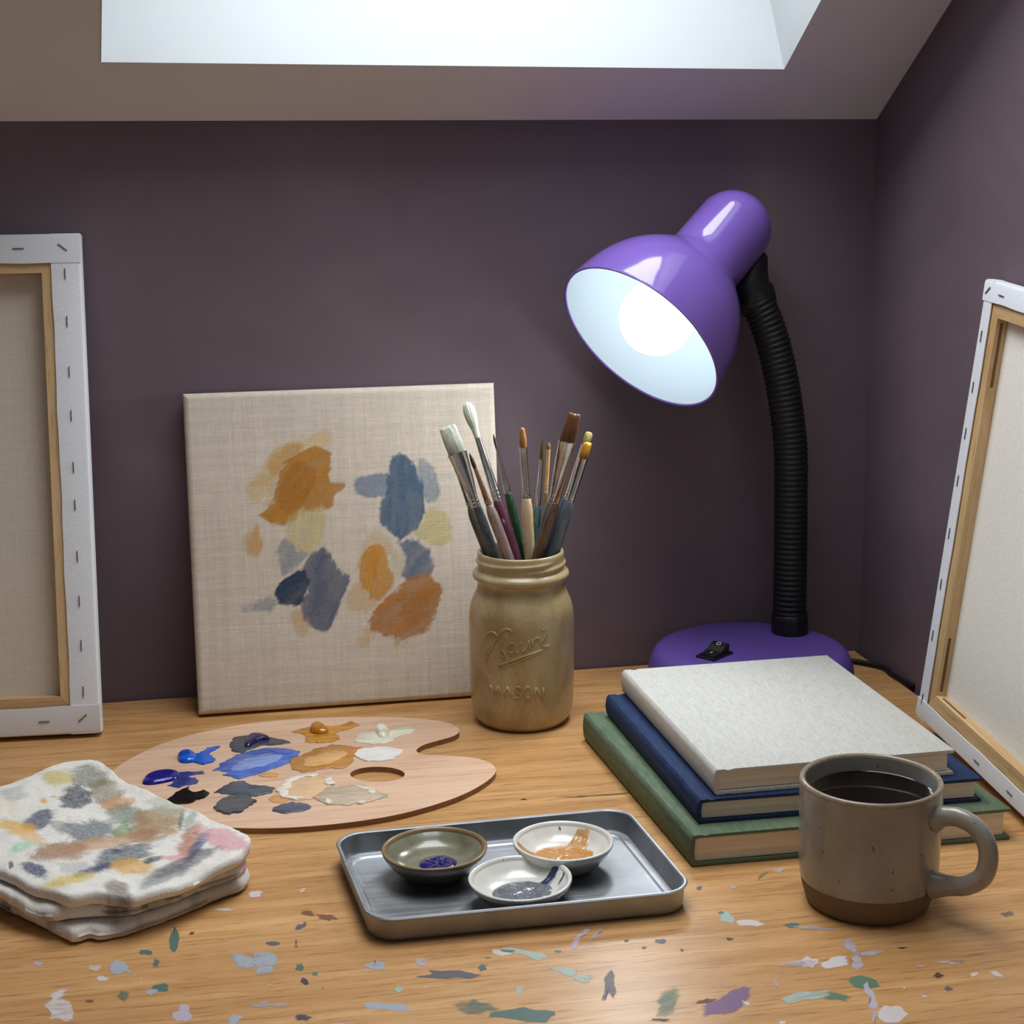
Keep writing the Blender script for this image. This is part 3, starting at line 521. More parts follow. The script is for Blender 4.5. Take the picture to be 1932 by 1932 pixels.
    ([(0.2544, 0.8905), (0.2566, 0.8882), (0.2513, 0.8894), (0.249, 0.8903), (0.2458, 0.8907), (0.2409, 0.8923), (0.2454, 0.893), (0.2452, 0.8949), (0.2496, 0.8937), (0.2522, 0.8928), (0.2564, 0.8918)], DK, 96),
    ([(0.3217, 0.8734), (0.3216, 0.8721), (0.32, 0.8722), (0.319, 0.8726), (0.3185, 0.8731), (0.318, 0.8738), (0.318, 0.8746), (0.3191, 0.8748), (0.3201, 0.8761), (0.3206, 0.8747), (0.3225, 0.8745)], WP, 97),
    ([(0.3768, 0.8682), (0.3756, 0.866), (0.3737, 0.8616), (0.3724, 0.861), (0.3724, 0.8633), (0.3728, 0.8665), (0.375, 0.8703), (0.3768, 0.8743), (0.3784, 0.8755), (0.379, 0.8745), (0.378, 0.8712)], LI, 98),
    ([(0.2611, 1.2419), (0.2909, 1.2399), (0.322, 1.2389), (0.3213, 1.2362), (0.2902, 1.2367), (0.2607, 1.2398)], DK, 99),
    ([(0.2263, 1.206), (0.2441, 1.2011), (0.2558, 1.1975), (0.2434, 1.1981), (0.2259, 1.2039)], DK, 100),
    ([(0.2316, 1.245), (0.237, 1.246), (0.2394, 1.241), (0.2331, 1.2413)], DK, 101),
]
for k, (a, cl, sd) in enumerate(st_list):
    P = ragged(a, .0022, .0013, sd); P = np.array(P); P = P.mean(0)+(P-P.mean(0))*1.18
    z = .00012+.00004*(k % 5)
    cc = P.mean(0); n_ = len(P); soft = (.90, .70, .45, .80, .55)[sd % 5]; body_ = (1., .8, .62, .95, .72)[(sd*3) % 5]
    rg = [(1., 0.), (soft, body_), (soft*.5, body_), (.05, body_*.95)]; vv = []; fs = []
    for t, a_ in rg: vv += [(cc[0]+(p[0]-cc[0])*t, cc[1]+(p[1]-cc[1])*t, z) for p in P]
    for q in range(3):
        for i in range(n_): fs.append((q*n_+i, q*n_+(i+1) % n_, (q+1)*n_+(i+1) % n_, (q+1)*n_+i))
    fs.append(tuple(3*n_+i for i in range(n_)))
    S_.add(vv, fs, None)
    for q, (t, a_) in enumerate(rg):
        for i in range(n_): S_.c[len(S_.c)-4*n_+q*n_+i] = (*lin(cl), a_)
nb = len(ft)
o = mesh('tabletop', S_.v, S_.f, [OAK, DRIED], smooth=False, colors=np.array([(*q, 1.)[:4] for q in S_.c]))
mi = [0]*len(o.data.polygons)
for i, p in enumerate(o.data.polygons):
    if all(o.data.vertices[q].co.z > .00005 for q in p.vertices): mi[i] = 1
o.data.polygons.foreach_set('material_index', mi)
for p in o.data.polygons:
    if p.material_index == 1 and p.normal.z < 0: p.flip()
under(o, desk)
for lx, ly in ((-.80, .76), (.58, .76), (-.80, 1.50), (.56, 1.50)):
    under(MB().box((lx-.03, ly-.03, -.75), (lx+.03, ly+.03, -.0302), .003).build('leg', OAK), desk)

# ------------------------------------------------------------------ stretched canvases
PRIMED = tinted('primed_white_canvas', .75, .05)
m = NT('raw_canvas'); v = m.coords()
ha = m.noise(m.coords((30, 30, 1000)), 1., 3, .65); hb = m.noise(m.coords((1000, 30, 30)), 1., 3, .65)
w_ = m.math('ADD', m.math('MULTIPLY', ha, .5), m.math('MULTIPLY', hb, .5)); sp = m.noise(v, 420, 2, .5)
c = m.ramp(w_, [(.35, lin((213, 203, 187))), (.65, lin((224, 215, 200)))])
c = m.mix(1., c, m.ramp(sp, [(.24, (.72, .66, .60)), (.30, (1, 1, 1))]), 'MULTIPLY')
m.base(c).set(.85, 0, .2).bump(w_, .45, .0008); RAW = m.m
m = NT('primed_cloth'); v = m.coords((1, 1, 1)); h = m.noise(m.coords((700, 700, 700)), 1., 2, .6)
m.base(m.ramp(h, [(.3, lin((224, 227, 233))), (.7, lin((236, 239, 244)))])).set(.7, 0, .3).bump(h, .25, .0005); PRIMED = m.m
m = NT('raw_canvas_lit'); v = m.coords(); h = m.noise(m.coords((520, 520, 520)), 1., 3, .6); sp = m.noise(v, 330, 2, .5)  # lighter raw canvas: stronger light on the right canvas put into the colour
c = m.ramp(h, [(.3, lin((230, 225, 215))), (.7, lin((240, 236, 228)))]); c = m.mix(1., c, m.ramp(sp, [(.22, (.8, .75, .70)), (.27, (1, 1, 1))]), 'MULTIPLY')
m.base(c).set(.85, 0, .2).bump(h, .3, .0006); RAW_LIT = m.m
PINE = wood('pine_bar', (196, 160, 112), (212, 178, 130), (224, 192, 148), .55, 1.6, 2, .6)
PINEH = wood('pine_bar_across', (196, 160, 112), (212, 178, 130), (224, 192, 148), .55, 1.6, 0, .6)
STEEL = plain('staple_steel', (120, 120, 124), .35, .9)
SLOT = plain('slot_wood', (110, 82, 52), .8)

def pose(P, e1, e2):
    e1 = Vector(e1).normalized(); e2 = Vector(e2); e2 = (e2-e1*e2.dot(e1)).normalized(); y = e2.cross(e1)
    return Matrix.Translation(Vector(P)) @ Matrix((e1, y, e2)).transposed().to_4x4()

def back_of_canvas(name, mat4, W, Hh, depth, margin, label, staples, corner_st, slots=(), face=.0085, raw=None):
    """local x = width, z = height, y = away from the viewer; the viewer sees the BACK with its folded edges"""
    root = empty(name, label=label, cat='canvas', mat4=mat4)
    bw = margin+face                                          # bar width
    bd = depth-.0022
    for nm, lo, hi, mt in (('stretcher_bar', (.0012, .0008, .0012), (bw, bd, Hh-.0012), PINE), ('stretcher_bar', (W-bw, .0008, .0012), (W-.0012, bd, Hh-.0012), PINE)):
        # mitred uprights
        x0, y0, z0 = lo; x1, y1, z1 = hi; left = x0 < W/2
        a = (x0, z0), (x0, z1); i0 = (x1, z0+(x1-x0)), (x1, z1-(x1-x0))
        if not left: a = (x1, z0), (x1, z1); i0 = (x0, z0+(x1-x0)), (x0, z1-(x1-x0))
        q = [a[0], a[1], i0[1], i0[0]]
        v = [(p[0], y0, p[1]) for p in q]+[(p[0]+((-.003 if left else .003) if k > 1 else 0)*0, y1, p[1]) for k, p in enumerate(q)]
        mesh(nm, v, [(0, 1, 2, 3), (7, 6, 5, 4), (0, 4, 5, 1), (1, 5, 6, 2), (2, 6, 7, 3), (3, 7, 4, 0)], mt, root, smooth=False)
    for (z0, z1, low) in ((.0012, bw, True), (Hh-bw, Hh-.0012, False)):
        x0, x1 = .0012, W-.0012; d = bw-.0012
        q = [(x0, z0), (x1, z0), (x1-d, z1), (x0+d, z1)] if low else [(x0, z1), (x1, z1), (x1-d, z0), (x0+d, z0)]
        v = [(p[0], .0009, p[1]) for p in q]+[(p[0], bd, p[1]) for p in q]
        mesh('stretcher_bar', v, [(0, 1, 2, 3), (7, 6, 5, 4), (0, 4, 5, 1), (1, 5, 6, 2), (2, 6, 7, 3), (3, 7, 4, 0)], PINEH, root, smooth=False)
    # front cloth seen from behind
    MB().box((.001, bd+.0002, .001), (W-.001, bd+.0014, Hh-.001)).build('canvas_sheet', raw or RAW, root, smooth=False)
    # primed cloth: wraps round all four edges and folds over the back as margins
    b = MB(); t = .0009; mg = margin
    r = .0022
    def strip(path_uv, length_axis, lo, hi, flip):
        pass
    for side in range(4):
        prof = [(mg, -.0001), (mg, -t), (r*1.4, -t-.0001), (r*.5, -t*.55), (0, r*.55), (-.0002, depth*.5), (0, depth-.001), (.001, depth), (.006, depth+.0001), (.006, depth-.0006), (.0014, depth-.0008), (.0010, .003), (.0022, -.0001)]
        n = len(prof); segs = 40; L = Hh if side < 2 else W; vs = []
        ext = 0
        for k in range(segs+1):
            s = k/segs*L
            for (a, y) in prof:
                wob = .00035*math.sin(s*47+side)+.0002*math.sin(s*131+side*2) if a == mg else 0
                lift = -.0006 if side >= 2 and (s < mg or s > L-mg) and a > r else 0
                a2 = a+wob
                if side == 0: vs.append((a2, y, s))
                elif side == 1: vs.append((W-a2, y, s))
                elif side == 2: vs.append((s, y-.0006 if y < 0 else y, a2))
                else: vs.append((s, y-.0006 if y < 0 else y, Hh-a2))
        fs = []
        for k in range(segs):
            for i in range(n): fs.append((k*n+i, k*n+(i+1) % n, (k+1)*n+(i+1) % n, (k+1)*n+i))
        fs += [tuple(range(n)), tuple(segs*n+i for i in range(n))]
        mb = MB().add(vs, fs); mb.build('folded_margin', PRIMED, root, angle=35)
    st = MB().box((-.0048, -.0010, -.00042), (.0048, -.0003, .00042), .0002)
    proto = None
    for (x, z, ang) in staples:
        yy = -.0009 if margin < z < Hh-margin else -.0015
        if proto is None: proto = st.build('staple', STEEL, root); s_ = proto
        else:
            s_ = proto.copy(); COL.objects.link(s_); s_.parent = root
        s_.location = (x, yy, z); s_.rotation_euler = (0, -math.radians(ang), 0)
    for (lo, hi) in slots: MB().box(lo, hi).build('key_slot', SLOT, root, smooth=False)
    return root

# left: tall canvas, back to the room
Wl, Hl, Mg = 0.4000, 0.4382, .0250
stp = [(Wl-.0135, Hl-z, 90) for z in STL_Z]+[(Wl-x, Hl-.0125, 0) for x in (.052, .112, .172)]+[(Wl-.0145, Hl-.0120, -38)]+[(Wl-x, .0125, 0) for x in (.048, .110, .170)]+[(Wl-.0150, .0140, 40)]
back_of_canvas('stretched_canvas', pose(LEFT_P, LEFT_E1, LEFT_E2), Wl, Hl, .0185, Mg,
    'tall white-edged canvas turned back to front, left of the linen painting on the back wall', stp, ())
Wr, Hr = 0.3600, 0.3806
str_ = [(.0088, z, 90) for z in STR_Z]+[(x, Hr-.0095, 0) for x in (.034, .085, .140, .2)]+[(.0085, Hr-.0085, 40)]+[(x, .0088, 0) for x in (.125, .185, .245, .31)]
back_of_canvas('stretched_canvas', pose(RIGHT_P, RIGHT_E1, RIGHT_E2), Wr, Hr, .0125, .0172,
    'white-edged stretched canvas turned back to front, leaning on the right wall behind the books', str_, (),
    [((.0282, .0040, Hr-.085), (.02825, .0066, Hr-.032)), ((.0282, .0040, .032), (.02825, .0066, .080)), ((.034, .0040, .0282), (.080, .0066, .02825))], .011, RAW_LIT)

# middle: painted linen canvas, front to the room
Wm, Hm, Dm = 0.2843, 0.2922, .018
strokes = [
    ([(0.0512, 0.2063), (0.0632, 0.2175), (0.0719, 0.2271), (0.0823, 0.2366), (0.0976, 0.2452), (0.1231, 0.2559), (0.1262, 0.2507), (0.1301, 0.2438), (0.1222, 0.2366), (0.1039, 0.2357), (0.0883, 0.223), (0.0745, 0.2103), (0.0704, 0.1937), (0.062, 0.1916), (0.0566, 0.1977)], (208, 168, 98), 0.55, 0.7, 0.002),
    ([(0.072, 0.2287), (0.0824, 0.2383), (0.0959, 0.2436), (0.1042, 0.2424), (0.1055, 0.2357), (0.0918, 0.2262), (0.088, 0.2163), (0.0747, 0.2153)], (200, 150, 70), 0.7, 0.7, 0.0015),
    ([(0.0512, 0.2063), (0.0581, 0.2127), (0.0748, 0.2169), (0.0883, 0.223), (0.0944, 0.2093), (0.0803, 0.1932), (0.0668, 0.1872), (0.0708, 0.2021), (0.0593, 0.2043)], (204, 160, 90), 0.45, 0.7, 0.002),
    ([(0.0847, 0.2165), (0.0901, 0.2246), (0.1038, 0.2341), (0.1189, 0.2368), (0.127, 0.2314), (0.1291, 0.2212), (0.1245, 0.2113), (0.1293, 0.206), (0.1393, 0.2056), (0.1383, 0.2006), (0.1289, 0.1976), (0.1266, 0.1843), (0.1132, 0.1832), (0.1015, 0.1821), (0.0894, 0.1727), (0.0745, 0.1742), (0.0681, 0.1788), (0.0649, 0.1823), (0.0718, 0.1869), (0.0803, 0.1932)], (184, 122, 32), 0.92, 0.5, 0.0004),
    ([(0.088, 0.2163), (0.095, 0.2244), (0.1084, 0.2255), (0.1146, 0.2151), (0.1105, 0.1985), (0.0966, 0.1857), (0.0848, 0.183), (0.0813, 0.1965)], (176, 112, 26), 0.8, 0.9, 0.0008),
    ([(0.093, 0.1792), (0.1065, 0.1836), (0.1225, 0.1845), (0.1235, 0.1692), (0.1185, 0.1526), (0.1081, 0.1439), (0.0948, 0.1454), (0.087, 0.1576), (0.0876, 0.1694)], (200, 176, 118), 0.72, 1.3, 0.0015),
    ([(0.0489, 0.1579), (0.056, 0.1676), (0.0619, 0.1707), (0.0631, 0.1606), (0.0669, 0.1536), (0.0614, 0.1422), (0.0532, 0.1426), (0.0477, 0.1496)], (200, 148, 68), 0.75, 1.2, 0.0015),
    ([(0.0784, 0.1514), (0.087, 0.1576), (0.0981, 0.1444), (0.1114, 0.1429), (0.1011, 0.1367), (0.089, 0.1272), (0.082, 0.1208), (0.0776, 0.1329)], (138, 140, 148), 0.75, 1.0, 0.001),
    ([(0.1009, 0.1316), (0.1183, 0.1459), (0.1231, 0.1422), (0.1276, 0.1301), (0.134, 0.1213), (0.1423, 0.1183), (0.1367, 0.1059), (0.131, 0.0909), (0.1218, 0.0744), (0.1117, 0.0734), (0.102, 0.0824), (0.0976, 0.0963), (0.1066, 0.111), (0.0989, 0.125)], (90, 95, 116), 0.92, 1.2, 0.0006),
    ([(0.0733, 0.1112), (0.0837, 0.1207), (0.0991, 0.1283), (0.1038, 0.1213), (0.1033, 0.1112), (0.0977, 0.098), (0.0893, 0.0968), (0.0777, 0.0991)], (46, 62, 88), 0.97, 0.6, 0.0003),
    ([(0.0427, 0.0945), (0.0545, 0.0997), (0.0698, 0.1072), (0.0761, 0.0992), (0.0707, 0.0911), (0.0557, 0.0903)], (122, 128, 150), 0.6, 0.2, 0.0015),
    ([(0.0856, 0.0902), (0.0958, 0.093), (0.1051, 0.0772), (0.1014, 0.0672), (0.0946, 0.0668), (0.0884, 0.0782)], (202, 162, 112), 0.6, 1.2, 0.0015),
    ([(0.1494, 0.2051), (0.1598, 0.2114), (0.1802, 0.2139), (0.185, 0.2069), (0.1828, 0.1951), (0.164, 0.1909), (0.154, 0.1948)], (108, 124, 150), 0.8, 0.1, 0.0006),
    ([(0.2077, 0.2211), (0.218, 0.2232), (0.2261, 0.2101), (0.2307, 0.1963), (0.2251, 0.1863), (0.2147, 0.1834), (0.2101, 0.1972)], (112, 128, 144), 0.62, 1.2, 0.001),
    ([(0.2017, 0.1568), (0.2123, 0.1665), (0.2153, 0.1765), (0.2214, 0.1796), (0.2349, 0.1722), (0.2395, 0.16), (0.2383, 0.1498), (0.2251, 0.1419), (0.2116, 0.1494)], (202, 182, 116), 0.78, 0.4, 0.001),
    ([(0.1875, 0.2254), (0.196, 0.2275), (0.2042, 0.2196), (0.2104, 0.204), (0.2131, 0.1869), (0.2109, 0.1733), (0.2018, 0.1602), (0.193, 0.1538), (0.183, 0.1594), (0.1733, 0.1718), (0.1731, 0.1854), (0.1811, 0.1952), (0.1835, 0.212)], (76, 98, 124), 0.93, 1.45, 0.0005),
    ([(0.1536, 0.1457), (0.1626, 0.1588), (0.1695, 0.161), (0.1777, 0.1546), (0.1841, 0.1441), (0.1852, 0.1304), (0.1737, 0.1395), (0.1618, 0.1385), (0.153, 0.1321)], (206, 172, 108), 0.6, 1.0, 0.002),
    ([(0.1394, 0.0904), (0.1419, 0.109), (0.1506, 0.1153), (0.1602, 0.1011), (0.1684, 0.0938), (0.1596, 0.0875), (0.1477, 0.0865)], (206, 166, 112), 0.65, 0.4, 0.0012),
    ([(0.1512, 0.1288), (0.1603, 0.1436), (0.1706, 0.1465), (0.1769, 0.1342), (0.1813, 0.1169), (0.1781, 0.1035), (0.1667, 0.0956), (0.1569, 0.1047), (0.1516, 0.1186)], (202, 140, 46), 0.93, 1.3, 0.0006),
    ([(0.1601, 0.1385), (0.1705, 0.1448), (0.1697, 0.1244), (0.1641, 0.1145), (0.1577, 0.1217)], (206, 134, 30), 0.7, 1.4, 0.001),
    ([(0.1876, 0.1456), (0.198, 0.1501), (0.2099, 0.1478), (0.218, 0.1371), (0.2191, 0.1217), (0.2102, 0.1136), (0.1982, 0.1143), (0.1882, 0.12), (0.1954, 0.1298), (0.1941, 0.1401)], (92, 104, 126), 0.85, 0.9, 0.001),
    ([(0.1805, 0.1408), (0.1908, 0.142), (0.1954, 0.1281), (0.1879, 0.1132), (0.1821, 0.1169)], (190, 176, 140), 0.55, 1.2, 0.002),
    ([(0.1591, 0.0756), (0.1682, 0.0887), (0.1822, 0.0998), (0.1946, 0.1094), (0.2103, 0.117), (0.222, 0.1078), (0.225, 0.0973), (0.2174, 0.0789), (0.21, 0.0656), (0.1978, 0.0612), (0.179, 0.0615), (0.1656, 0.0683)], (178, 116, 46), 0.92, 0.6, 0.0008),
    ([(0.1838, 0.0963), (0.2081, 0.1052), (0.2216, 0.0975), (0.2085, 0.0708), (0.1912, 0.0685)], (168, 104, 40), 0.5, 0.7, 0.003),
    ([(0.1463, 0.0542), (0.1502, 0.0659), (0.159, 0.0722), (0.1672, 0.0648), (0.1582, 0.0551), (0.1496, 0.0505)], (202, 158, 92), 0.55, 0.8, 0.0015),
    ([(0.179, 0.0624), (0.1978, 0.0612), (0.1871, 0.0516), (0.1802, 0.0503)], (192, 146, 86), 0.5, 0.8, 0.0012),
]
N = 330
us = np.linspace(0, Wm, N); vs_ = np.linspace(0, Hm, N)
U, V = np.meshgrid(us, vs_); P2 = np.stack([U.ravel(), V.ravel()], 1)
edge = np.minimum.reduce([P2[:, 0], Wm-P2[:, 0], P2[:, 1], Hm-P2[:, 1]])
rr = .0055
yy = np.where(edge < rr, rr-np.sqrt(np.maximum(rr**2-(rr-np.minimum(edge, rr))**2, 0)), 0)
yy = yy+.0004*vnoise(P2[:, 0]*18, P2[:, 1]*18, 3)*np.clip(edge/.02, 0, 1)
tint = np.tile(np.array(lin((212, 200, 184))), (len(P2), 1))
slub = vnoise(P2[:, 0]*12, P2[:, 1]*420, 11, 2)*.5+vnoise(P2[:, 0]*420, P2[:, 1]*12, 12, 2)*.5
tint *= (1+.16*slub)[:, None]
tooth = vnoise(P2[:, 0]*520, P2[:, 1]*520, 13, 2)
for k, (poly, colr, alpha, ang, soft) in enumerate(strokes):
    poly = smooth_closed(poly, 1); cq = poly.mean(0); poly = cq+(poly-cq)*1.10; lo = poly.min(0)-.012; hi = poly.max(0)+.012
    idx = np.where(((P2 > lo) & (P2 < hi)).all(1))[0]; q = P2[idx]
    c_, s_ = math.cos(ang), math.sin(ang); a = q[:, 0]*c_+q[:, 1]*s_; bb = -q[:, 0]*s_+q[:, 1]*c_
    d = sdist(q, poly)+.0006+.0026*vnoise(a*70, bb*240, 20+k, 3)*(1.+soft*250)+.0016*tooth[idx]*(vnoise(a*60, bb*60, 80+k, 2) > 0)
    streak = vnoise(a*40, bb*700, 40+k, 3); broad = vnoise(a*30, bb*120, 60+k, 2)
    al = np.clip((d+.0004)/(.0014+soft*1.8), 0, 1)
    body = np.clip(alpha+.30*streak*(1.2-alpha)+.25*tooth[idx]*(1.15-alpha)+.15*broad, 0, 1)
    rim = np.exp(-(d/.0016)**2)*.10*alpha
    al = np.clip(al*body*np.clip(1.2-.5*np.maximum(tooth[idx], 0)*(d < .003), 0, 1), 0, 1)[:, None]
    pc = np.array(lin((colr[0]*.97, colr[1], colr[2]+(10 if colr[0] > colr[2] else -2))))*(1+.22*streak+.12*broad-rim)[:, None]
    tint[idx] = tint[idx]*(1-al)+pc*al
verts = [(p[0], y, p[1]) for p, y in zip(P2, yy)]
faces = [(j*N+i, j*N+i+1, (j+1)*N+i+1, (j+1)*N+i) for j in range(N-1) for i in range(N-1)]
ring = [i for i in range(N)]+[j*N+N-1 for j in range(1, N)]+[(N-1)*N+i for i in range(N-2, -1, -1)]+[j*N for j in range(N-2, 0, -1)]
b0 = len(verts); verts += [(verts[i][0], Dm, verts[i][2]) for i in ring]
faces += [(ring[k], b0+k, b0+(k+1) % len(ring), ring[(k+1) % len(ring)]) for k in range(len(ring))]
tint = np.concatenate([tint, np.tile(np.array(lin((204, 190, 172))), (len(ring), 1))])
LINEN = tinted('painted_linen', .78, .16)
root = empty('painted_canvas', label='square linen canvas with ochre and slate-blue paint patches, leaning on the plum wall', cat='painting', mat4=pose(MID_P, MID_E1, MID_E2))
mesh('linen_front', verts, faces, LINEN, root, colors=tint, angle=60)
for lo, hi, mt in (((.004, .010, .004), (.040, Dm-.001, Hm-.004), PINE), ((Wm-.040, .010, .004), (Wm-.004, Dm-.001, Hm-.004), PINE), ((.0402, .010, .004), (Wm-.0402, Dm-.001, .040), PINEH), ((.0402, .010, Hm-.040), (Wm-.0402, Dm-.001, Hm-.004), PINEH)):
    MB().box(lo, hi).build('stretcher_bar', mt, root, smooth=False)

# ------------------------------------------------------------------ jar of brushes
JX, JY = JAR
m = NT('glazed_jar'); v = m.coords(); n1 = m.noise(m.coords((1, 1, .6)), 22, 4, .6, .6); n2 = m.noise(v, 900, 2, .6); n3 = m.noise(v, 260, 2, .5)
c = m.ramp(n1, [(.28, lin((140, 112, 70))), (.5, lin((170, 150, 110))), (.72, lin((190, 174, 138)))])
c = m.mix(1., c, m.ramp(n2, [(.30, (.62, .55, .45)), (.42, (1, 1, 1))]), 'MULTIPLY')
c = m.mix(1., c, m.ramp(n3, [(.20, (.35, .28, .2)), (.24, (1, 1, 1))]), 'MULTIPLY')
m.base(c).set(.28, 0, .5, .25, .15); JARM = m.m
jar = empty('jar', (JX, JY, 0), 'tan glazed screw-neck jar with embossed letters holding paintbrushes', 'jar')
prof = smooth_profile([(.0005, .0012), (.020, .0010), (.036, .0006), (.0400, .0022), (.0436, .0080), (.0457, .0180), (.0465, .035), (.0467, .060), (.0467, .088), (.0466, .0985), (.0455, .107), (.0430, .1145), (.0402, .1205), (.0387, .1255), (.0385, .1292)], 5)
prof += [(.0388, .1305), (.0403, .1318), (.0418, .1330), (.0428, .1346), (.0430, .1360), (.0427, .1374), (.0416, .1388), (.0399, .1400), (.0386, .1412)]
prof += [(.0384, .1412+.0007*k) for k in range(1, 18)]
prof += [(.0383, .1540), (.0382, .1556), (.0376, .1566), (.0366, .1569), (.0356, .1566), (.0350, .1557), (.0349, .150), (.0349, .130), (.036, .122), (.0405, .112), (.0420, .100), (.0420, .030), (.040, .012), (.034, .007), (.0005, .006)]
def thread(t, z, r, i):
    if not (.1405 < z < .1556) or r < .0379: return 0
    out = 0
    vis = (t-math.radians(-90)+PI) % (2*PI)-PI             # 0 faces the room
    for z0, a0, a1 in ((.1500, -2.6, .42), (.1446, .12, 3.0), (.1500, 2.2, 3.2)):
        if a0-.25 < vis < a1+.25:
            k = min(1, (vis-a0+.25)/.35, (a1+.25-vis)/.35); zc = z0+.0012*vis
            out = max(out, .0017*max(0, k)*math.exp(-((z-zc)/.0015)**2))
    return out
v, f = lathe(prof, 144, thread)
mesh('jar_body', v, f, JARM, jar)
b = MB()
def on_jar(pl, rad, R=.0467):
    pts = smooth_profile(pl, 4) if len(pl) > 2 else pl
    p3 = [(math.cos(t)*(R+.0001), math.sin(t)*(R+.0001), z) for t, z in pts]
    v, f = tube(p3, rad*1.3, 6); b.add(v, f)
for rad, pl in [
    (0.0007, [(-2.5123, 0.0837), (-2.502, 0.0875), (-2.4263, 0.0916), (-2.3193, 0.0932), (-2.2302, 0.091), (-2.1749, 0.0864), (-2.1519, 0.0815), (-2.1624, 0.0765), (-2.1793, 0.0726)]),
    (0.0007, [(-1.9371, 0.0945), (-1.9676, 0.0969), (-2.0473, 0.0974), (-2.1346, 0.0945), (-2.2266, 0.0881), (-2.324, 0.0805), (-2.4207, 0.0732), (-2.521, 0.0647)]),
    (0.0006, [(-2.5264, 0.0657), (-2.4605, 0.0743), (-2.3736, 0.0811)]),
    (0.0007, [(-2.1084, 0.0872), (-2.152, 0.081), (-2.1114, 0.0773), (-2.0625, 0.0742), (-2.113, 0.0718), (-2.1723, 0.0735)]),
    (0.0007, [(-1.9045, 0.0848), (-1.9709, 0.0847), (-2.0138, 0.0811), (-1.9981, 0.077), (-1.9357, 0.0762), (-1.8792, 0.0794), (-1.8677, 0.0844), (-1.8692, 0.0784), (-1.8246, 0.0767)]),
    (0.0007, [(-1.7654, 0.0856), (-1.7767, 0.081), (-1.7306, 0.0777), (-1.6541, 0.0818), (-1.6222, 0.087), (-1.6131, 0.0812), (-1.5825, 0.0797)]),
    (0.0007, [(-1.5766, 0.0881), (-1.5508, 0.0818), (-1.5289, 0.0869), (-1.4714, 0.0895), (-1.4438, 0.088)]),
    (0.0007, [(-1.3936, 0.0893), (-1.3859, 0.0838), (-1.3353, 0.0808), (-1.2117, 0.0808)]),
    (0.0007, [(-1.2405, 0.0934), (-1.311, 0.0892), (-1.3792, 0.0842)]),
    (0.0008, [(-1.3482, 0.0951), (-1.3391, 0.0961)]),
    (0.0008, [(-1.2707, 0.0952), (-1.2612, 0.0961)]),
    (0.0009, [(-2.221, 0.0634), (-1.789, 0.072), (-1.3649, 0.0778)]),
    (0.0007, [(-2.1672, 0.0611), (-1.7896, 0.0695), (-1.365, 0.0774)]),
    (0.0007, [(-2.2255, 0.0638), (-2.1695, 0.0611)]),
    (0.0008, [(-2.3981, 0.0451), (-2.2846, 0.0354)]),
    (0.0008, [(-2.2846, 0.0354), (-2.2177, 0.0454)]),
    (0.0008, [(-2.2177, 0.0454), (-2.1887, 0.0361)]),
    (0.0008, [(-2.1086, 0.0355), (-2.0386, 0.0455)]),
    (0.0008, [(-2.0386, 0.0455), (-1.9588, 0.0359)]),
    (0.0007, [(-2.0771, 0.0387), (-1.9832, 0.0388)]),
    (0.0008, [(-1.7793, 0.0438), (-1.8239, 0.0456), (-1.8777, 0.0443), (-1.8742, 0.0419), (-1.7967, 0.0393), (-1.787, 0.0368), (-1.8387, 0.0353), (-1.8962, 0.0364)]),
    (0.0008, [(-1.5804, 0.04), (-1.5941, 0.037), (-1.6287, 0.0352), (-1.6708, 0.0353), (-1.7043, 0.0372), (-1.7165, 0.0403), (-1.7029, 0.0433), (-1.6686, 0.0452), (-1.6266, 0.0451), (-1.5928, 0.0431), (-1.5804, 0.04)]),
    (0.0008, [(-1.5121, 0.0347), (-1.5016, 0.0443)]),
    (0.0008, [(-1.5016, 0.0443), (-1.3598, 0.0343)]),
    (0.0008, [(-1.3598, 0.0343), (-1.3467, 0.044)]),
]: on_jar(pl, rad)
b.build('embossed_lettering', JARM, jar)

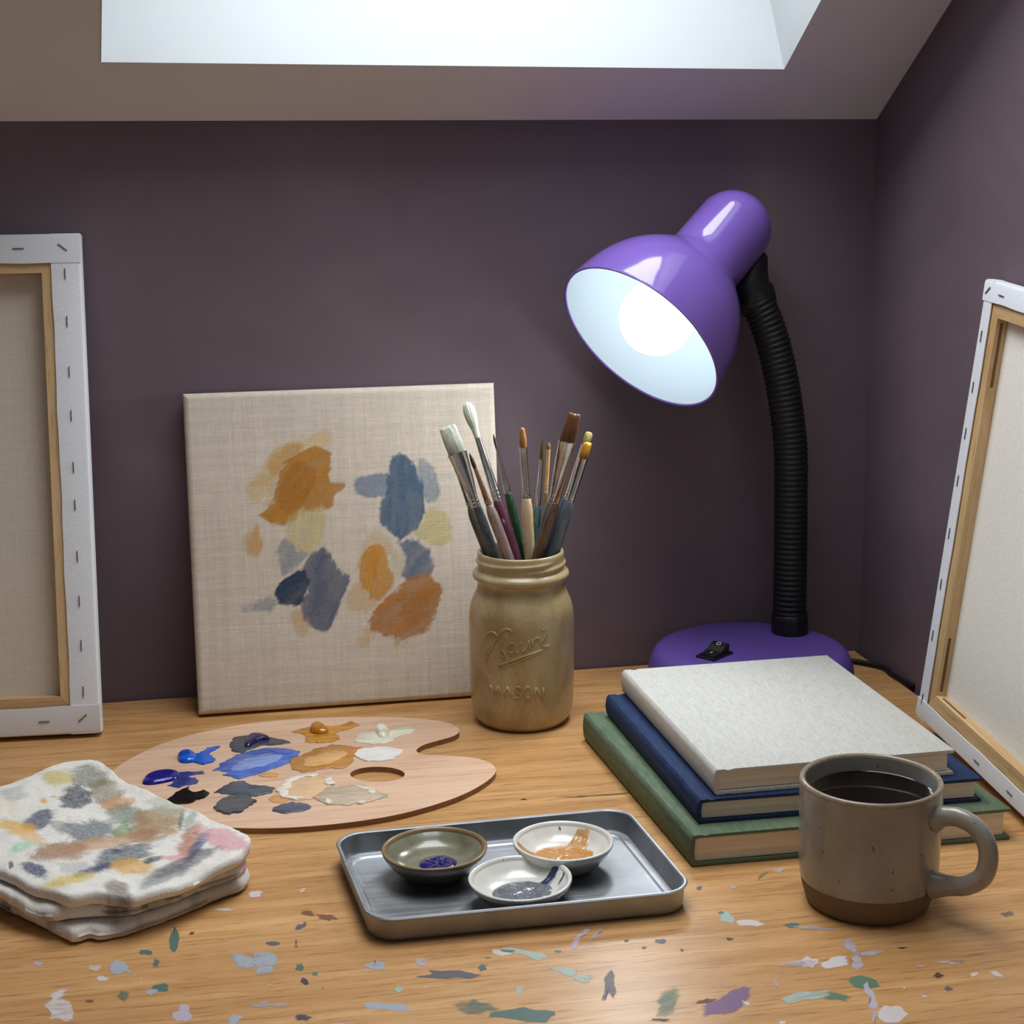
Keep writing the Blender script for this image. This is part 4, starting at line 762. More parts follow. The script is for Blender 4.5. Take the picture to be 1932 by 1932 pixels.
def brush(label, T, Bs, Fe, M, kind, wt, wb, wf, wh, hair, handle, ferrule='steel', hair_tip=None, wm=None, flat_az=0.):
    """T tip, Bs where hair meets ferrule, Fe where ferrule meets handle, M where it passes the jar mouth"""
    T, Bs, Fe, M = map(Vector, (T, Bs, Fe, M)); ax = (M-T).normalized()
    fb = (Bs-T).dot(ax); fe = (Fe-T).dot(ax); fm = (M-T).dot(ax)
    k = fm
    while True:                                                 # run down inside the jar until the glass stops it
        q = T+ax*(k+.002)
        rin = .0405 if q.z > .02 else .030
        if q.z < .0105 or (q.z < .115 and math.hypot(q.x-JX, q.y-JY) > rin-.0045): break
        k += .002
    root = empty('paintbrush', tuple(T+ax*k), label, 'paintbrush', 'paintbrushes in the jar')
    # local frame: z up along the brush
    zx = -ax; side = Vector((math.cos(flat_az), -math.sin(flat_az), 0)); side = (side-zx*side.dot(zx)).normalized(); fr = zx.cross(side)
    root.matrix_world = Matrix.Translation(T+ax*k) @ Matrix((side, fr, zx)).transposed().to_4x4()
    Zt = k; Zb = k-fb; Zf = k-fe; Zm = k-fm
    def loft(rows, n=18):
        v = []; f = []
        for z, a, bb in rows:
            for j in range(n):
                t = 2*PI*j/n; v.append((a*math.cos(t), bb*math.sin(t), z))
        for i in range(len(rows)-1):
            for j in range(n): f.append((i*n+j, i*n+(j+1) % n, (i+1)*n+(j+1) % n, (i+1)*n+j))
        f.append(tuple(range(n))[::-1]); f.append(tuple((len(rows)-1)*n+j for j in range(n))); return v, f
    h = Zt-Zb; wt /= 2; wb /= 2; wf /= 2; wh /= 1.8; wm = (wm or wh*2)/2
    th = min(wb, .0038)
    if kind == 'flat':
        rows = [(Zb-.004, wb*.96, th), (Zb+h*.05, wb*.97, th), (Zb+h*.35, wb*.68+wt*.33, th*.95), (Zb+h*.65, wb*.34+wt*.67, th*.75), (Zb+h*.93, wt, th*.5), (Zt, wt*.96, th*.28)]
    elif kind == 'mop':
        rows = [(Zb-.004, wb*.9, wb*.9), (Zb, wb, wb), (Zb+h*.25, wb*1.25, wb*1.2), (Zb+h*.5, wt*.92, wt*.9), (Zb+h*.72, wt, wt*.95), (Zb+h*.88, wt*.82, wt*.8), (Zb+h*.96, wt*.5, wt*.5), (Zt, wt*.1, wt*.1)]
    elif kind == 'filbert':
        rows = [(Zb-.004, wb*.95, th), (Zb, wb, th), (Zb+h*.4, wb*1.02, th), (Zb+h*.75, wt, th*.8), (Zb+h*.93, wt*.75, th*.6), (Zt, wt*.35, th*.3)]
    else:
        rows = [(Zb-.004, wb*.9, wb*.9), (Zb, wb, wb), (Zb+h*.3, wb*1.2, wb*1.15), (Zb+h*.6, wb*1.0, wb*.95), (Zb+h*.85, wb*.5, wb*.5), (Zt, wb*.06, wb*.06)]
    v, f = loft([tuple(q) for q in smooth_profile(rows, 4)], 40)
    # separate hairs: small grooves and an uneven tip
    r = np.random.default_rng(len(label)*7); gr = r.uniform(-1, 1, 40)
    vv = []
    for (x, y, z) in v:
        j = int((math.atan2(y/max(th, 1e-5), x/max(wb, 1e-5)) % (2*PI))/(2*PI)*40) % 40; s = max(0, (z-Zb)/max(h, 1e-5))
        q = 1+.07*gr[j]*s; vv.append((x*q, y*q, z+(gr[(j*7) % 40]*.0011*(s > .9) if kind in ('flat',) else 0)))
    n = len(vv); c0 = np.array(lin(hair)); c1 = np.array(lin(hair_tip or hair)); cc = []
    for i, p in enumerate(vv):
        s = min(1, max(0, (p[2]-Zb)/max(h, 1e-5))); cc.append((c0*(1-s)+c1*s)*(1+.18*gr[(i % 40)]))
    o = mesh('bristles', vv, f, HAIR, root, colors=np.array(cc))
    ft = th*1.12 if kind in ('flat', 'filbert') else wb*1.12
    L = Zb-Zf
    rows = [(Zf-.0006, wf*.98, wf*.98), (Zf+L*.03, wf*1.04, wf*1.04), (Zf+L*.045, wf*.96, wf*.96), (Zf+L*.06, wf*.96, wf*.96), (Zf+L*.075, wf*1.05, wf*1.05), (Zf+L*.10, wf*1.05, wf*1.05), (Zf+L*.115, wf*.96, wf*.96), (Zf+L*.13, wf*.97, wf*.97), (Zf+L*.145, wf*1.03, wf*1.03), (Zf+L*.16, wf*.97, wf*.97),
            (Zf+L*.45, wf*.55+wb*.45*1.05, (wf*.62+ft*.38)), (Zf+L*.75, wf*.22+wb*.82, wf*.22+ft*.78), (Zb-.0006, wb*1.06, ft*1.02), (Zb, wb*1.10, ft*1.06), (Zb+.0005, wb*1.08, ft*1.04)]
    v, f = loft(rows, 28); mesh('ferrule', v, f, FERRULE[ferrule], root, angle=50)
    rows = [(0, wh*.35, wh*.35), (.001, wh*.5, wh*.5), (Zm*.35, wm*.75, wm*.75), (Zm, wm, wm), (Zm+(Zf-Zm)*.45, wh*1.05, wh*1.05), (Zm+(Zf-Zm)*.8, wh*1.03, wh*1.03), (Zf, wf*.97, wf*.97)]
    v, f = loft([tuple(q) for q in smooth_profile(rows, 4)], 20)
    mesh('handle', v, f, handle, root)
    return root
m = NT('brush_hair'); c = m.attr(); n = m.noise(m.coords((1500, 1500, 16)), 1., 3, .7)
c = m.mix(1., c, m.ramp(n, [(.3, (.55, .52, .5)), (.55, (1.08, 1.08, 1.08))]), 'MULTIPLY'); m.base(c).set(.5, 0, .35).bump(n, .7, .0012); HAIR = m.m
FERRULE = {'steel': plain('nickel_ferrule', (196, 194, 190), .22, 1., .08, 300, .05), 'copper': plain('copper_ferrule', (190, 150, 122), .28, 1., .12, 300, .05), 'wood': plain('yellow_wood_sleeve', (218, 176, 104), .5, 0, .06, 100)}
def handle_mat(name, c1, c2, c3=None, rough=.42):
    m = NT(name); v = m.coords((260, 260, 60)); n = m.noise(v, 1., 4, .65); n2 = m.noise(m.coords((420, 420, 130)), 1., 3, .6)
    c = m.ramp(n, [(.38, lin(c1)), (.58, lin(c2))]); c = m.mix(m.ramp(n2, [(.64, (0, 0, 0)), (.70, (1, 1, 1))]), c, lin(c3 or (170, 170, 165)))
    m.base(c).set(rough, 0, .45).bump(n2, .15, .0004); return m.m
brush('wide flat paintbrush with pale bristles, leftmost head in the jar', (0.2073, 1.4336, 0.2692), (0.2156, 1.4309, 0.2466), (0.2316, 1.4256, 0.2003), (0.2438, 1.4213, 0.1601), 'flat', 0.0145, 0.0159, 0.0071, 0.0071, (150, 160, 140), handle_mat('h_bluegrey', (52, 62, 70), (86, 94, 98), (120, 128, 130)), 'steel', (226, 230, 214))
brush('paintbrush with olive-grey handle half hidden behind the wide pale flat brush', (0.2138, 1.4553, 0.2383), (0.2183, 1.4516, 0.223), (0.2279, 1.4445, 0.1948), (0.2403, 1.4353, 0.1579), 'round', 0.0023, 0.0033, 0.0060, 0.0083, (90, 84, 60), handle_mat('h_olivegrey', (74, 76, 66), (98, 100, 88), (60, 70, 80)), 'steel', (70, 60, 44))
brush('small dark-tipped round paintbrush with copper ferrule and pinkish grey handle', (0.224, 1.4206, 0.2481), (0.2292, 1.4186, 0.2343), (0.2399, 1.4142, 0.2027), (0.2532, 1.4086, 0.1617), 'round', 0.0029, 0.0031, 0.0058, 0.0081, (64, 40, 28), handle_mat('h_pinkgrey', (124, 104, 98), (146, 126, 120), (176, 160, 154)), 'copper', (50, 30, 20))
brush('white mop paintbrush with maroon handle, tallest on the left of the jar', (0.2287, 1.4623, 0.2857), (0.2349, 1.4531, 0.2539), (0.2511, 1.437, 0.2016), (0.2625, 1.4238, 0.1574), 'mop', 0.0108, 0.0052, 0.0085, 0.0089, (196, 204, 180), handle_mat('h_maroon', (62, 26, 42), (86, 40, 58), (170, 150, 158)), 'steel', (232, 236, 220))
brush('thin rigger paintbrush with dark green handle', (0.2518, 1.4602, 0.257), (0.2547, 1.46, 0.2432), (0.2642, 1.4592, 0.2032), (0.2766, 1.4583, 0.1482), 'round', 0.0025, 0.0023, 0.0060, 0.0071, (100, 88, 60), handle_mat('h_green', (30, 66, 46), (56, 96, 62), (140, 160, 140)), 'steel', (60, 56, 40))
brush('round brown-haired paintbrush with plain pale wooden handle', (0.2741, 1.4393, 0.2648), (0.2747, 1.4395, 0.247), (0.2778, 1.4397, 0.2016), (0.2797, 1.4401, 0.1524), 'filbert', 0.0050, 0.0064, 0.0079, 0.0087, (140, 92, 44), handle_mat('h_plainwood', (214, 184, 138), (228, 202, 158), (120, 92, 64)), 'steel', (172, 120, 66))
brush('small pointed olive-haired paintbrush with teal handle', (0.295, 1.4496, 0.2527), (0.294, 1.449, 0.2329), (0.2909, 1.4482, 0.1924), (0.2852, 1.4478, 0.1502), 'round', 0.0035, 0.0035, 0.0056, 0.0064, (96, 84, 36), handle_mat('h_teal', (70, 104, 108), (96, 128, 128), (150, 160, 150)), 'steel', (70, 62, 30))
brush('thin paintbrush with yellow wooden sleeve and small brown tip', (0.2989, 1.4443, 0.2501), (0.2983, 1.4444, 0.243), (0.2965, 1.4448, 0.2051), (0.293, 1.4455, 0.1514), 'round', 0.0021, 0.0033, 0.0035, 0.0039, (140, 104, 60), handle_mat('h_yellowgrey', (130, 116, 90), (156, 142, 110), (100, 96, 80)), 'wood', (110, 80, 46))
brush('widest flat paintbrush with brown hair, tallest on the right of the jar', (0.3164, 1.418, 0.2783), (0.3113, 1.4202, 0.2536), (0.2967, 1.4256, 0.1997), (0.2854, 1.43, 0.1546), 'flat', 0.0108, 0.0147, 0.0064, 0.0077, (84, 54, 32), handle_mat('h_tealbrown', (64, 96, 102), (96, 78, 60), (120, 140, 140)), 'steel', (122, 78, 46))
brush('slim paintbrush with copper ferrule in front of the wide brown flat brush', (0.3105, 1.4048, 0.2432), (0.3092, 1.4056, 0.2361), (0.2979, 1.4103, 0.2029), (0.2841, 1.4164, 0.1575), 'round', 0.0017, 0.0017, 0.0054, 0.0083, (150, 126, 84), handle_mat('h_brown', (80, 58, 46), (112, 84, 66), (70, 60, 56)), 'copper', (120, 96, 60))
brush('flat golden-haired paintbrush with grey-blue handle, rightmost in the jar', (0.3291, 1.422, 0.2515), (0.3231, 1.4226, 0.2385), (0.3124, 1.423, 0.2004), (0.2994, 1.4236, 0.1563), 'flat', 0.0071, 0.0079, 0.0069, 0.0085, (110, 66, 24), handle_mat('h_greyblue', (78, 88, 96), (104, 112, 116), (54, 100, 116)), 'steel', (240, 170, 50))
brush('short round olive-haired paintbrush behind the golden flat brush', (0.3368, 1.448, 0.2565), (0.3314, 1.4465, 0.2453), (0.3126, 1.4397, 0.1998), (0.2954, 1.4326, 0.1539), 'filbert', 0.0073, 0.0071, 0.0054, 0.0071, (104, 92, 44), handle_mat('h_darkblue', (36, 48, 72), (60, 76, 92), (110, 130, 140)), 'steel', (150, 134, 74))

# ------------------------------------------------------------------ lamp
VIOLET = plain('violet_enamel', (120, 92, 178), .16, 0, .0, 40, 0, .6, .5, .04)
VIOLETB = plain('violet_base_plastic', (92, 70, 146), .40, 0, .0, 40, 0, 0., .45)
BLACK = plain('black_rubber', (13, 13, 14), .55, 0, .1, 300, .03, 0, .4)
BLACKG = plain('black_plastic', (17, 17, 18), .35, 0, 0, 100)
SHADEIN = plain('white_shade_lining', (166, 178, 186), .6)
m = NT('bulb_glow'); m.set(.3); m.base((.9, .9, .9)); m.b.inputs['Emission Color'].default_value = (.92, .97, 1., 1); m.b.inputs['Emission Strength'].default_value = BULB_STRENGTH
BULB = m.m
LX, LY, HB = .495, 1.4625, .044
lamp = empty('desk_lamp', (LX, LY, 0), 'violet gooseneck desk lamp with a bell shade, switched on behind the books', 'lamp')
bpy.context.view_layer.update()
def lp(o): return under(o, lamp)
v, f = lathe(smooth_profile([(.0004, 0), (.090, 0), (.0935, .002), (.0958, .010), (.0962, .018), (.0945, .029), (.0895, .0385), (.080, .0425), (.055, .0437), (.0004, .044)], 6), 128)
b = mesh('base', v, f, VIOLETB, lamp)
# rocker switch
sx, sy = SWITCH
sw = MB().box((-.0155, -.0105, 0), (.0155, .0105, .0028), .0008)
so = sw.build('switch', BLACKG, lamp, smooth=False); so.location = (sx-LX, sy-LY, HB-.0009); so.rotation_euler = (0, 0, math.radians(38))
v = []
prof_ = [(-.0120, .0026), (-.0118, .0038), (-.006, .0042), (-.001, .0056), (.005, .0092), (.0100, .0112), (.0118, .0100), (.0120, .0026)]
for x, z in prof_: v += [(x, -.0082, z), (x, .0082, z)]
f = [(2*i, 2*i+1, 2*i+3, 2*i+2) for i in range(len(prof_)-1)]+[tuple(2*i for i in range(len(prof_))), tuple(2*i+1 for i in range(len(prof_)))]
rk = mesh('rocker', v, f, BLACKG, so, smooth=False)
MARK = plain('switch_marks', (215, 215, 215), .5)
ring = MB()
sl = math.atan2(.0112-.0092, .005); 
pts = [(.0068+.0019*math.cos(t)*math.cos(.55), .0019*math.sin(t), .0103+.0019*math.cos(t)*math.sin(.42)) for t in np.linspace(0, 2*PI, 22)]
vv, f = tube(pts, .00032, 6, caps=False); ring.add(vv, f)
ring.box((-.0062, -.0004, .00425), (-.0028, .0004, .0050))
ring.build('mark', MARK, so)
# gooseneck
stem = [Vector(p) for p in smooth_profile(STEM, 10)]
Ls = [0]
for a, b_ in zip(stem[:-1], stem[1:]): Ls.append(Ls[-1]+(b_-a).length)
n = int(Ls[-1]/.00085); path = []; rad = []
for i in range(n+1):
    s = Ls[-1]*i/n; k = max(0, min(len(Ls)-2, int(np.searchsorted(Ls, s))-1)); t = (s-Ls[k])/max(1e-9, Ls[k+1]-Ls[k])
    path.append(stem[k].lerp(stem[k+1], t)); rad.append(STEM_R*(1-.075*(.5-.5*math.cos(2*PI*s/.0051))**2))
v, f = tube(path, rad, 28); lp(mesh('gooseneck', v, f, BLACK))
d0 = (stem[3]-stem[0]).normalized()
v, f = lathe([(.0005, -.002), (.0176, -.002), (.0176, .015), (.0172, .0185), (.0166, .0192), (.0005, .0192)], 48)
o = lp(mesh('collar', v, f, BLACKG, angle=40)); o.matrix_world = Matrix.Translation(stem[0]) @ Vector((0, 0, 1)).rotation_difference(d0).to_matrix().to_4x4()
v, f = tube(JOINT, JOINT_R, 28); lp(mesh('swivel_joint', v, f, BLACKG))
# head: bell shade, neck cap, lining, bulb; built along +z, then turned onto its axis
k = HEAD_K
pf = [(175, 0), (174, 14), (171.5, 34), (165, 70), (152, 108), (133, 142), (110, 170), (94, 187), (85, 198), (80, 208), (77.5, 222), (77, 240), (77, 316)]
pf += [(77*math.cos(a), 316+77*math.sin(a)) for a in np.linspace(.15, PI/2-.01, 12)]
pf = [(r*k, z*k) for r, z in smooth_profile(pf, 3)]
inn = [(r*k, z*k) for r, z in [(172, -1.5), (170.5, 1), (169.5, 14), (167, 34), (160.5, 70), (147.5, 106), (129, 138), (106, 166), (88, 182), (72, 190), (40, 193), (.5, 193)]]
HM = Matrix.Translation(Vector(HEAD_O)) @ Vector((0, 0, 1)).rotation_difference(Vector(HEAD_A)).to_matrix().to_4x4()
rim = [(170.5*k, 1*k), (171.5*k, -1.5*k), (174*k, -2.2*k), (176*k, -1*k)]
v, f = lathe(rim+pf, 128); o = lp(mesh('shade', v, f, VIOLET)); o.matrix_world = HM
v, f = lathe(inn[1:], 96); o = lp(mesh('shade_lining', v, f, SHADEIN)); o.matrix_world = HM
br = 71*k
bp = [(br*math.sin(a), (56*k)-br*math.cos(a)) for a in np.linspace(.01, PI*.72, 26)]; zq = bp[-1]
bp += [(zq[0]*.8, zq[1]+.010), (.014, zq[1]+.020), (.0135, 186*k)]
v, f = lathe(bp, 64); o = lp(mesh('bulb', v, f, BULB)); o.matrix_world = HM
v, f = lathe([(.0005, 150*k), (.0165, 150*k), (.0165, 191*k), (.0005, 191*k)], 40); o = lp(mesh('bulb_socket', v, f, SHADEIN, angle=40)); o.matrix_world = HM
cord = smooth_profile([(LX+.078, LY+.052, .006), (LX+.098, LY+.060, .0045), (LX+.120, LY+.056, .0032), (.6385, 1.492, .0034), (.6395, 1.470, .0030), (.6415, 1.452, .0028), (.6440, 1.440, .0028), (.6464, 1.432, .0028)], 6)
v, f = tube(cord, .0024, 10); lp(mesh('power_cord', v, f, BLACK))
bpy.context.view_layer.update()

# ------------------------------------------------------------------ books
def cloth_cover(name, c, c2, sc=1.):
    m = NT(name); v = m.coords((260*sc, 60*sc, 260*sc)); n = m.noise(v, 1., 4, .7); n2 = m.noise(m.coords((1200, 1200, 1200)), 1., 2)
    cc = m.ramp(n, [(.3, lin(c2)), (.6, lin(c))]); cc = m.mix(1., cc, m.ramp(n2, [(.3, (.8, .8, .8)), (.6, (1.05, 1.05, 1.05))]), 'MULTIPLY')
    m.base(cc).set(.72, 0, .25).bump(n2, .35, .0006); return m.m
m = NT('book_pages'); n = m.noise(m.coords((5, 5, 900)), 1., 3, .7); n1 = m.noise(m.coords((3, 3, 260)), 1., 2, .5)
c = m.ramp(n, [(.3, lin((212, 198, 178))), (.6, lin((238, 228, 210)))]); c = m.mix(1., c, m.ramp(n1, [(.27, (.6, .55, .5)), (.33, (1, 1, 1))]), 'MULTIPLY')
m.base(c).set(.8, 0, .2).bump(n, .4, .0006); PAGES = m.m
def book(label, FL, FR, BL, z0, z1, mt, bt=.0028):
    """spine on the left edge FL-BL; boards top and bottom; page block set in on the other three sides"""
    ex = Vector((FR[0]-FL[0], FR[1]-FL[1], 0)); ey = Vector((BL[0]-FL[0], BL[1]-FL[1], 0)); W = ex.length; Dp = ey.length
    ex.normalize(); ey.normalize()
    root = empty('book', (FL[0], FL[1], z0), label, 'book', 'books stacked on the desk'); H_ = z1-z0
    def sk(x, y, z): q = ex*x+ey*y; return (q.x, q.y, z)
    def shape(mb): mb.v = [sk(*p) for p in mb.v]; return mb
    # cover section (x,z): one bent sheet: bottom board, rounded spine, hinge groove, top board
    jr = .0045
    outer = [(W, 0), (jr+.010, 0), (jr+.0065, .0004), (jr+.003, 0), (jr*.5, .0001), (.0008, .0016), (0, .0045), (-.0006, H_*.5), (0, H_-.0045), (.0008, H_-.0016), (jr*.5, H_-.0001), (jr+.003, H_), (jr+.0065, H_-.0009), (jr+.0105, H_), (W-.001, H_), (W, H_-.0008)]
    inner = [(W, H_-bt+.0004), (W-.0006, H_-bt), (jr+.003, H_-bt), (.0034, H_-bt-.0006), (.0026, H_*.5), (.0034, bt+.0006), (jr+.003, bt), (W-.0006, bt), (W, bt-.0006)]
    sec = outer+inner; n = len(sec); ys_ = [0, .0009, Dp-.0009, Dp]; v = []; f = []
    for k, y in enumerate(ys_):
        for (x, z) in sec:
            if k in (0, 3):
                cx = min(max(x, .0008), W-.0008); z2 = z+(.0005 if z < H_/2 else -.0005)*(1 if (x, z) in outer else 0); v.append((cx, y, z2))
            else: v.append((x, y, z))
    for k in range(3):
        for i in range(n): f.append((k*n+i, k*n+(i+1) % n, (k+1)*n+(i+1) % n, (k+1)*n+i))
    tess = tessellate_polygon([[Vector((p[0], p[1], 0)) for p in sec]])
    f += [tuple(t) for t in tess]+[tuple(q+3*n for q in t[::-1]) for t in tess]
    shape(MB().add(v, f)).build('cover', mt, root, angle=40)
    ins = .0042
    v = []; f = []
    fe = [(.0036, bt+.0003), (W-ins, bt+.0003), (W-ins, H_-bt-.0003), (.0036, H_-bt-.0003)]
    seg = 6
    b_ = MB().box((.0036, ins*.8, bt+.0003), (W-ins, Dp-ins*.8, H_-bt-.0003))
    shape(b_).build('page_block', PAGES, root, smooth=False)
    return root
book('green cloth-bound book, lowest of the stack of three', (0.3281, 1.0937), (0.5735, 1.0915), (0.3112, 1.3655), 0.0001, 0.0249, cloth_cover('green_cloth', (104, 122, 98), (84, 102, 80)))
book('navy cloth-bound book, middle of the stack of three', (0.3382, 1.1115), (0.5572, 1.1075), (0.3285, 1.3535), 0.0250, 0.0441, cloth_cover('navy_cloth', (38, 58, 96), (26, 42, 76)))
book('pale grey linen-bound book, topmost of the stack of three', (0.3513, 1.1152), (0.5384, 1.1165), (0.3428, 1.3555), 0.0442, 0.0646, cloth_cover('grey_linen', (204, 203, 197), (190, 188, 181), 1.6))

# ------------------------------------------------------------------ mug of coffee
m = NT('stoneware_glaze'); v = m.coords(); n1 = m.noise(v, 16, 4, .6, .5); n2 = m.noise(v, 230, 2, .5); n3 = m.noise(m.coords((40, 40, 9)), 1., 3)
c = m.ramp(n1, [(.3, lin((138, 133, 124))), (.7, lin((161, 158, 151)))]); c = m.mix(.6, c, m.ramp(n3, [(.35, (.86, .83, .78)), (.65, (1.05, 1.05, 1.05))]), 'MULTIPLY')
c = m.mix(1., c, m.ramp(n2, [(.27, (.36, .28, .2)), (.30, (1, 1, 1))]), 'MULTIPLY'); m.base(c).set(.22, 0, .5, .3, .1); GLAZE = m.m
RIMB = plain('bare_brown_rim', (146, 130, 110), .26, 0, .2, 300)
CLAY = plain('unglazed_clay_foot', (112, 92, 70), .75, 0, .08, 300, .1)
COFFEE = plain('black_coffee', (11, 6, 4), .04, 0, 0, 10, 0, 0, .5)
MX, MY = MUG
mug = empty('mug', (MX, MY, 0), 'grey speckled stoneware mug of black coffee standing before the books', 'mug')
R0, RT, HM_ = MUG_RB, MUG_R, MUG_H
v, f = lathe(smooth_profile([(.0005, .0016), (R0*.78, .0014), (R0*.90, 0), (R0*.97, .0012), (R0*1.0, .0045), (R0*1.05, .012), (R0*1.075, .0180), (R0*1.078, .0186)], 4), 96); mesh('unglazed_foot', v, f, CLAY, mug)
body = smooth_profile([(R0*1.074, .0184), (R0*1.083, .0188), (R0*1.088, .0198), (RT*.985, .030), (RT*.992, .06), (RT*.996, HM_-.0032)], 4)
v, f = lathe(body, 96); b = MB().add(v, f)
v, f = lathe(smooth_profile([(RT-.0043, HM_-.0022), (RT-.0052, HM_-.018), (RT-.0054, .04), (RT-.008, .012), (RT-.02, .007), (.0005, .0066)], 4), 96); b.add(v, f)
b.build('mug_body', GLAZE, mug)
v, f = lathe(smooth_profile([(RT*.996, HM_-.0034), (RT*.997, HM_-.0022), (RT-.0008, HM_-.0006), (RT-.0022, HM_), (RT-.0036, HM_-.0007), (RT-.0043, HM_-.0024)], 5), 96); mesh('rim', v, f, RIMB, mug)
zc = HM_-.0125; rc = RT-.0051
v, f = lathe([(rc, zc+.0006), (rc-.0006, zc+.00015), (rc-.0018, zc), (rc*.5, zc), (.0003, zc)], 96); mesh('coffee', v, f, COFFEE, mug)
ha = math.radians(HANDLE_AZ)
hp = [(RT-.0022, .0705), (RT+.006, .0742), (RT+.016, .0755), (RT+.027, .0720), (RT+.0345, .0630), (RT+.0365, .0510), (RT+.033, .0385), (RT+.022, .0295), (RT+.010, .0262), (RT-.0022, .0240)]
hp = smooth_profile(hp, 6); path = [(r*math.cos(ha), r*math.sin(ha), z) for r, z in hp]
nn = len(path); rd = []
for i in range(nn):
    t = i/(nn-1); rd.append(.0066+.0034*math.exp(-(t/.07)**2)+.0036*math.exp(-((1-t)/.08)**2))
v, f = tube(path, rd, 20, up=(-math.sin(ha), math.cos(ha), 0), flat=[.82]*nn); mesh('handle', v, f, GLAZE, mug)

# ------------------------------------------------------------------ tray and paint dishes
m = NT('brushed_tin'); n = m.noise(m.coords((8, 420, 420)), 1., 4, .7); n2 = m.noise(m.coords(), 30, 4)
m.base(m.ramp(n2, [(.3, lin((160, 163, 167))), (.7, lin((186, 190, 194)))])).set(.45, .95)
m.rough(m.ramp(n, [(.3, (.38,)*3), (.7, (.54,)*3)])); m.bump(n, .12, .0003); TIN = m.m
quad = TRAY
tray = empty('tray', (float(np.mean([q[0] for q in quad])), float(np.mean([q[1] for q in quad])), 0), 'shallow metal tray with rolled rim carrying three paint dishes', 'tray')
TC = np.array(tray.location)[:2]
def rounded(quad, inset, rad, seg=10):
    q = np.array(quad); out = []; n = 4
    # inset lines
    cen = q.mean(0); L = []
    for i in range(4):
        a, b_ = q[i], q[(i+1) % 4]; d = (b_-a)/np.linalg.norm(b_-a); nrm = np.array([-d[1], d[0]])
        if (cen-a)@nrm < 0: nrm = -nrm
        L.append((a+nrm*inset, d, nrm))
    for i in range(4):
        (a, d, nn_), (a2, d2, n2_) = L[i-1], L[i]
        A = np.array([d, -d2]).T; t = np.linalg.solve(A, a2-a); c0 = a+d*t[0]
        # centre of the fillet
        bis = nn_+n2_; k = rad/(nn_@n2_*0+1); cc = c0+ (nn_+n2_)*rad/(1+nn_@n2_)
        s = -nn_; e = -n2_
        a0 = math.atan2(s[1], s[0]); a1 = math.atan2(e[1], e[0]); da = (a1-a0+PI) % (2*PI)-PI
        for k in range(seg+1): t_ = a0+da*k/seg; out.append(cc+rad*np.array([math.cos(t_), math.sin(t_)]))
    return np.array(out)-TC
TH_ = .018
lay = [(.0050, .0165, .0004), (.0022, .0178, .0010), (.0012, .0185, .0030), (.0004, .0195, TH_-.003), (-.0004, .0200, TH_-.0016), (-.0010, .0205, TH_-.0020), (-.0016, .0210, TH_-.0008), (-.0008, .0205, TH_), (.0006, .0195, TH_), (.0014, .0190, TH_-.0008), (.0016, .0190, TH_-.002), (.0024, .0180, .0042), (.0036, .0170, .0026), (.0064, .0150, .0021), (.0090, .0135, .0022), (.0098, .0130, .0016), (.0110, .0120, .0013)]
v = []; f = []; nL = None
for ins_, rad_, z in lay:
    R_ = rounded(quad, ins_, rad_); nL = len(R_); v += [(p[0], p[1], z) for p in R_]
for k in range(len(lay)-1):
    for i in range(nL): f.append((k*nL+i, k*nL+(i+1) % nL, (k+1)*nL+(i+1) % nL, (k+1)*nL+i))
f += [tuple(range(nL)), tuple((len(lay)-1)*nL+i for i in range(nL))]
mesh('tray_pan', v, f, TIN, tray, angle=35)

def glaze(name, c, c2, c3=None):
    m = NT(name); v = m.coords(); n = m.noise(v, 60, 4, .6); n2 = m.noise(v, 420, 2, .5)
    cc = m.ramp(n, [(.3, lin(c2)), (.6, lin(c))])
    if c3: cc = m.mix(1., cc, m.ramp(n2, [(.22, lin(c3)), (.27, (1, 1, 1))]), 'MULTIPLY')
    m.base(cc).set(.2, 0, .5, .3, .08); return m.m
G1 = glaze('sage_glaze', (128, 126, 104), (104, 100, 80)); G2 = glaze('white_glaze', (222, 220, 212), (212, 209, 200), (170, 160, 150))
G1R = plain('sage_glaze_lip', (134, 110, 78), .28, 0, .15, 200)
def wet(name, c, c2, rough=.1, sc=240):
    m = NT(name); n = m.noise(m.coords((sc, sc*.45, sc)), 1., 4, .6, .8); m.base(m.ramp(n, [(.35, lin(c2)), (.62, lin(c))])).set(rough, 0, .5, .2, .05); m.bump(n, .35, .0012); return m.m
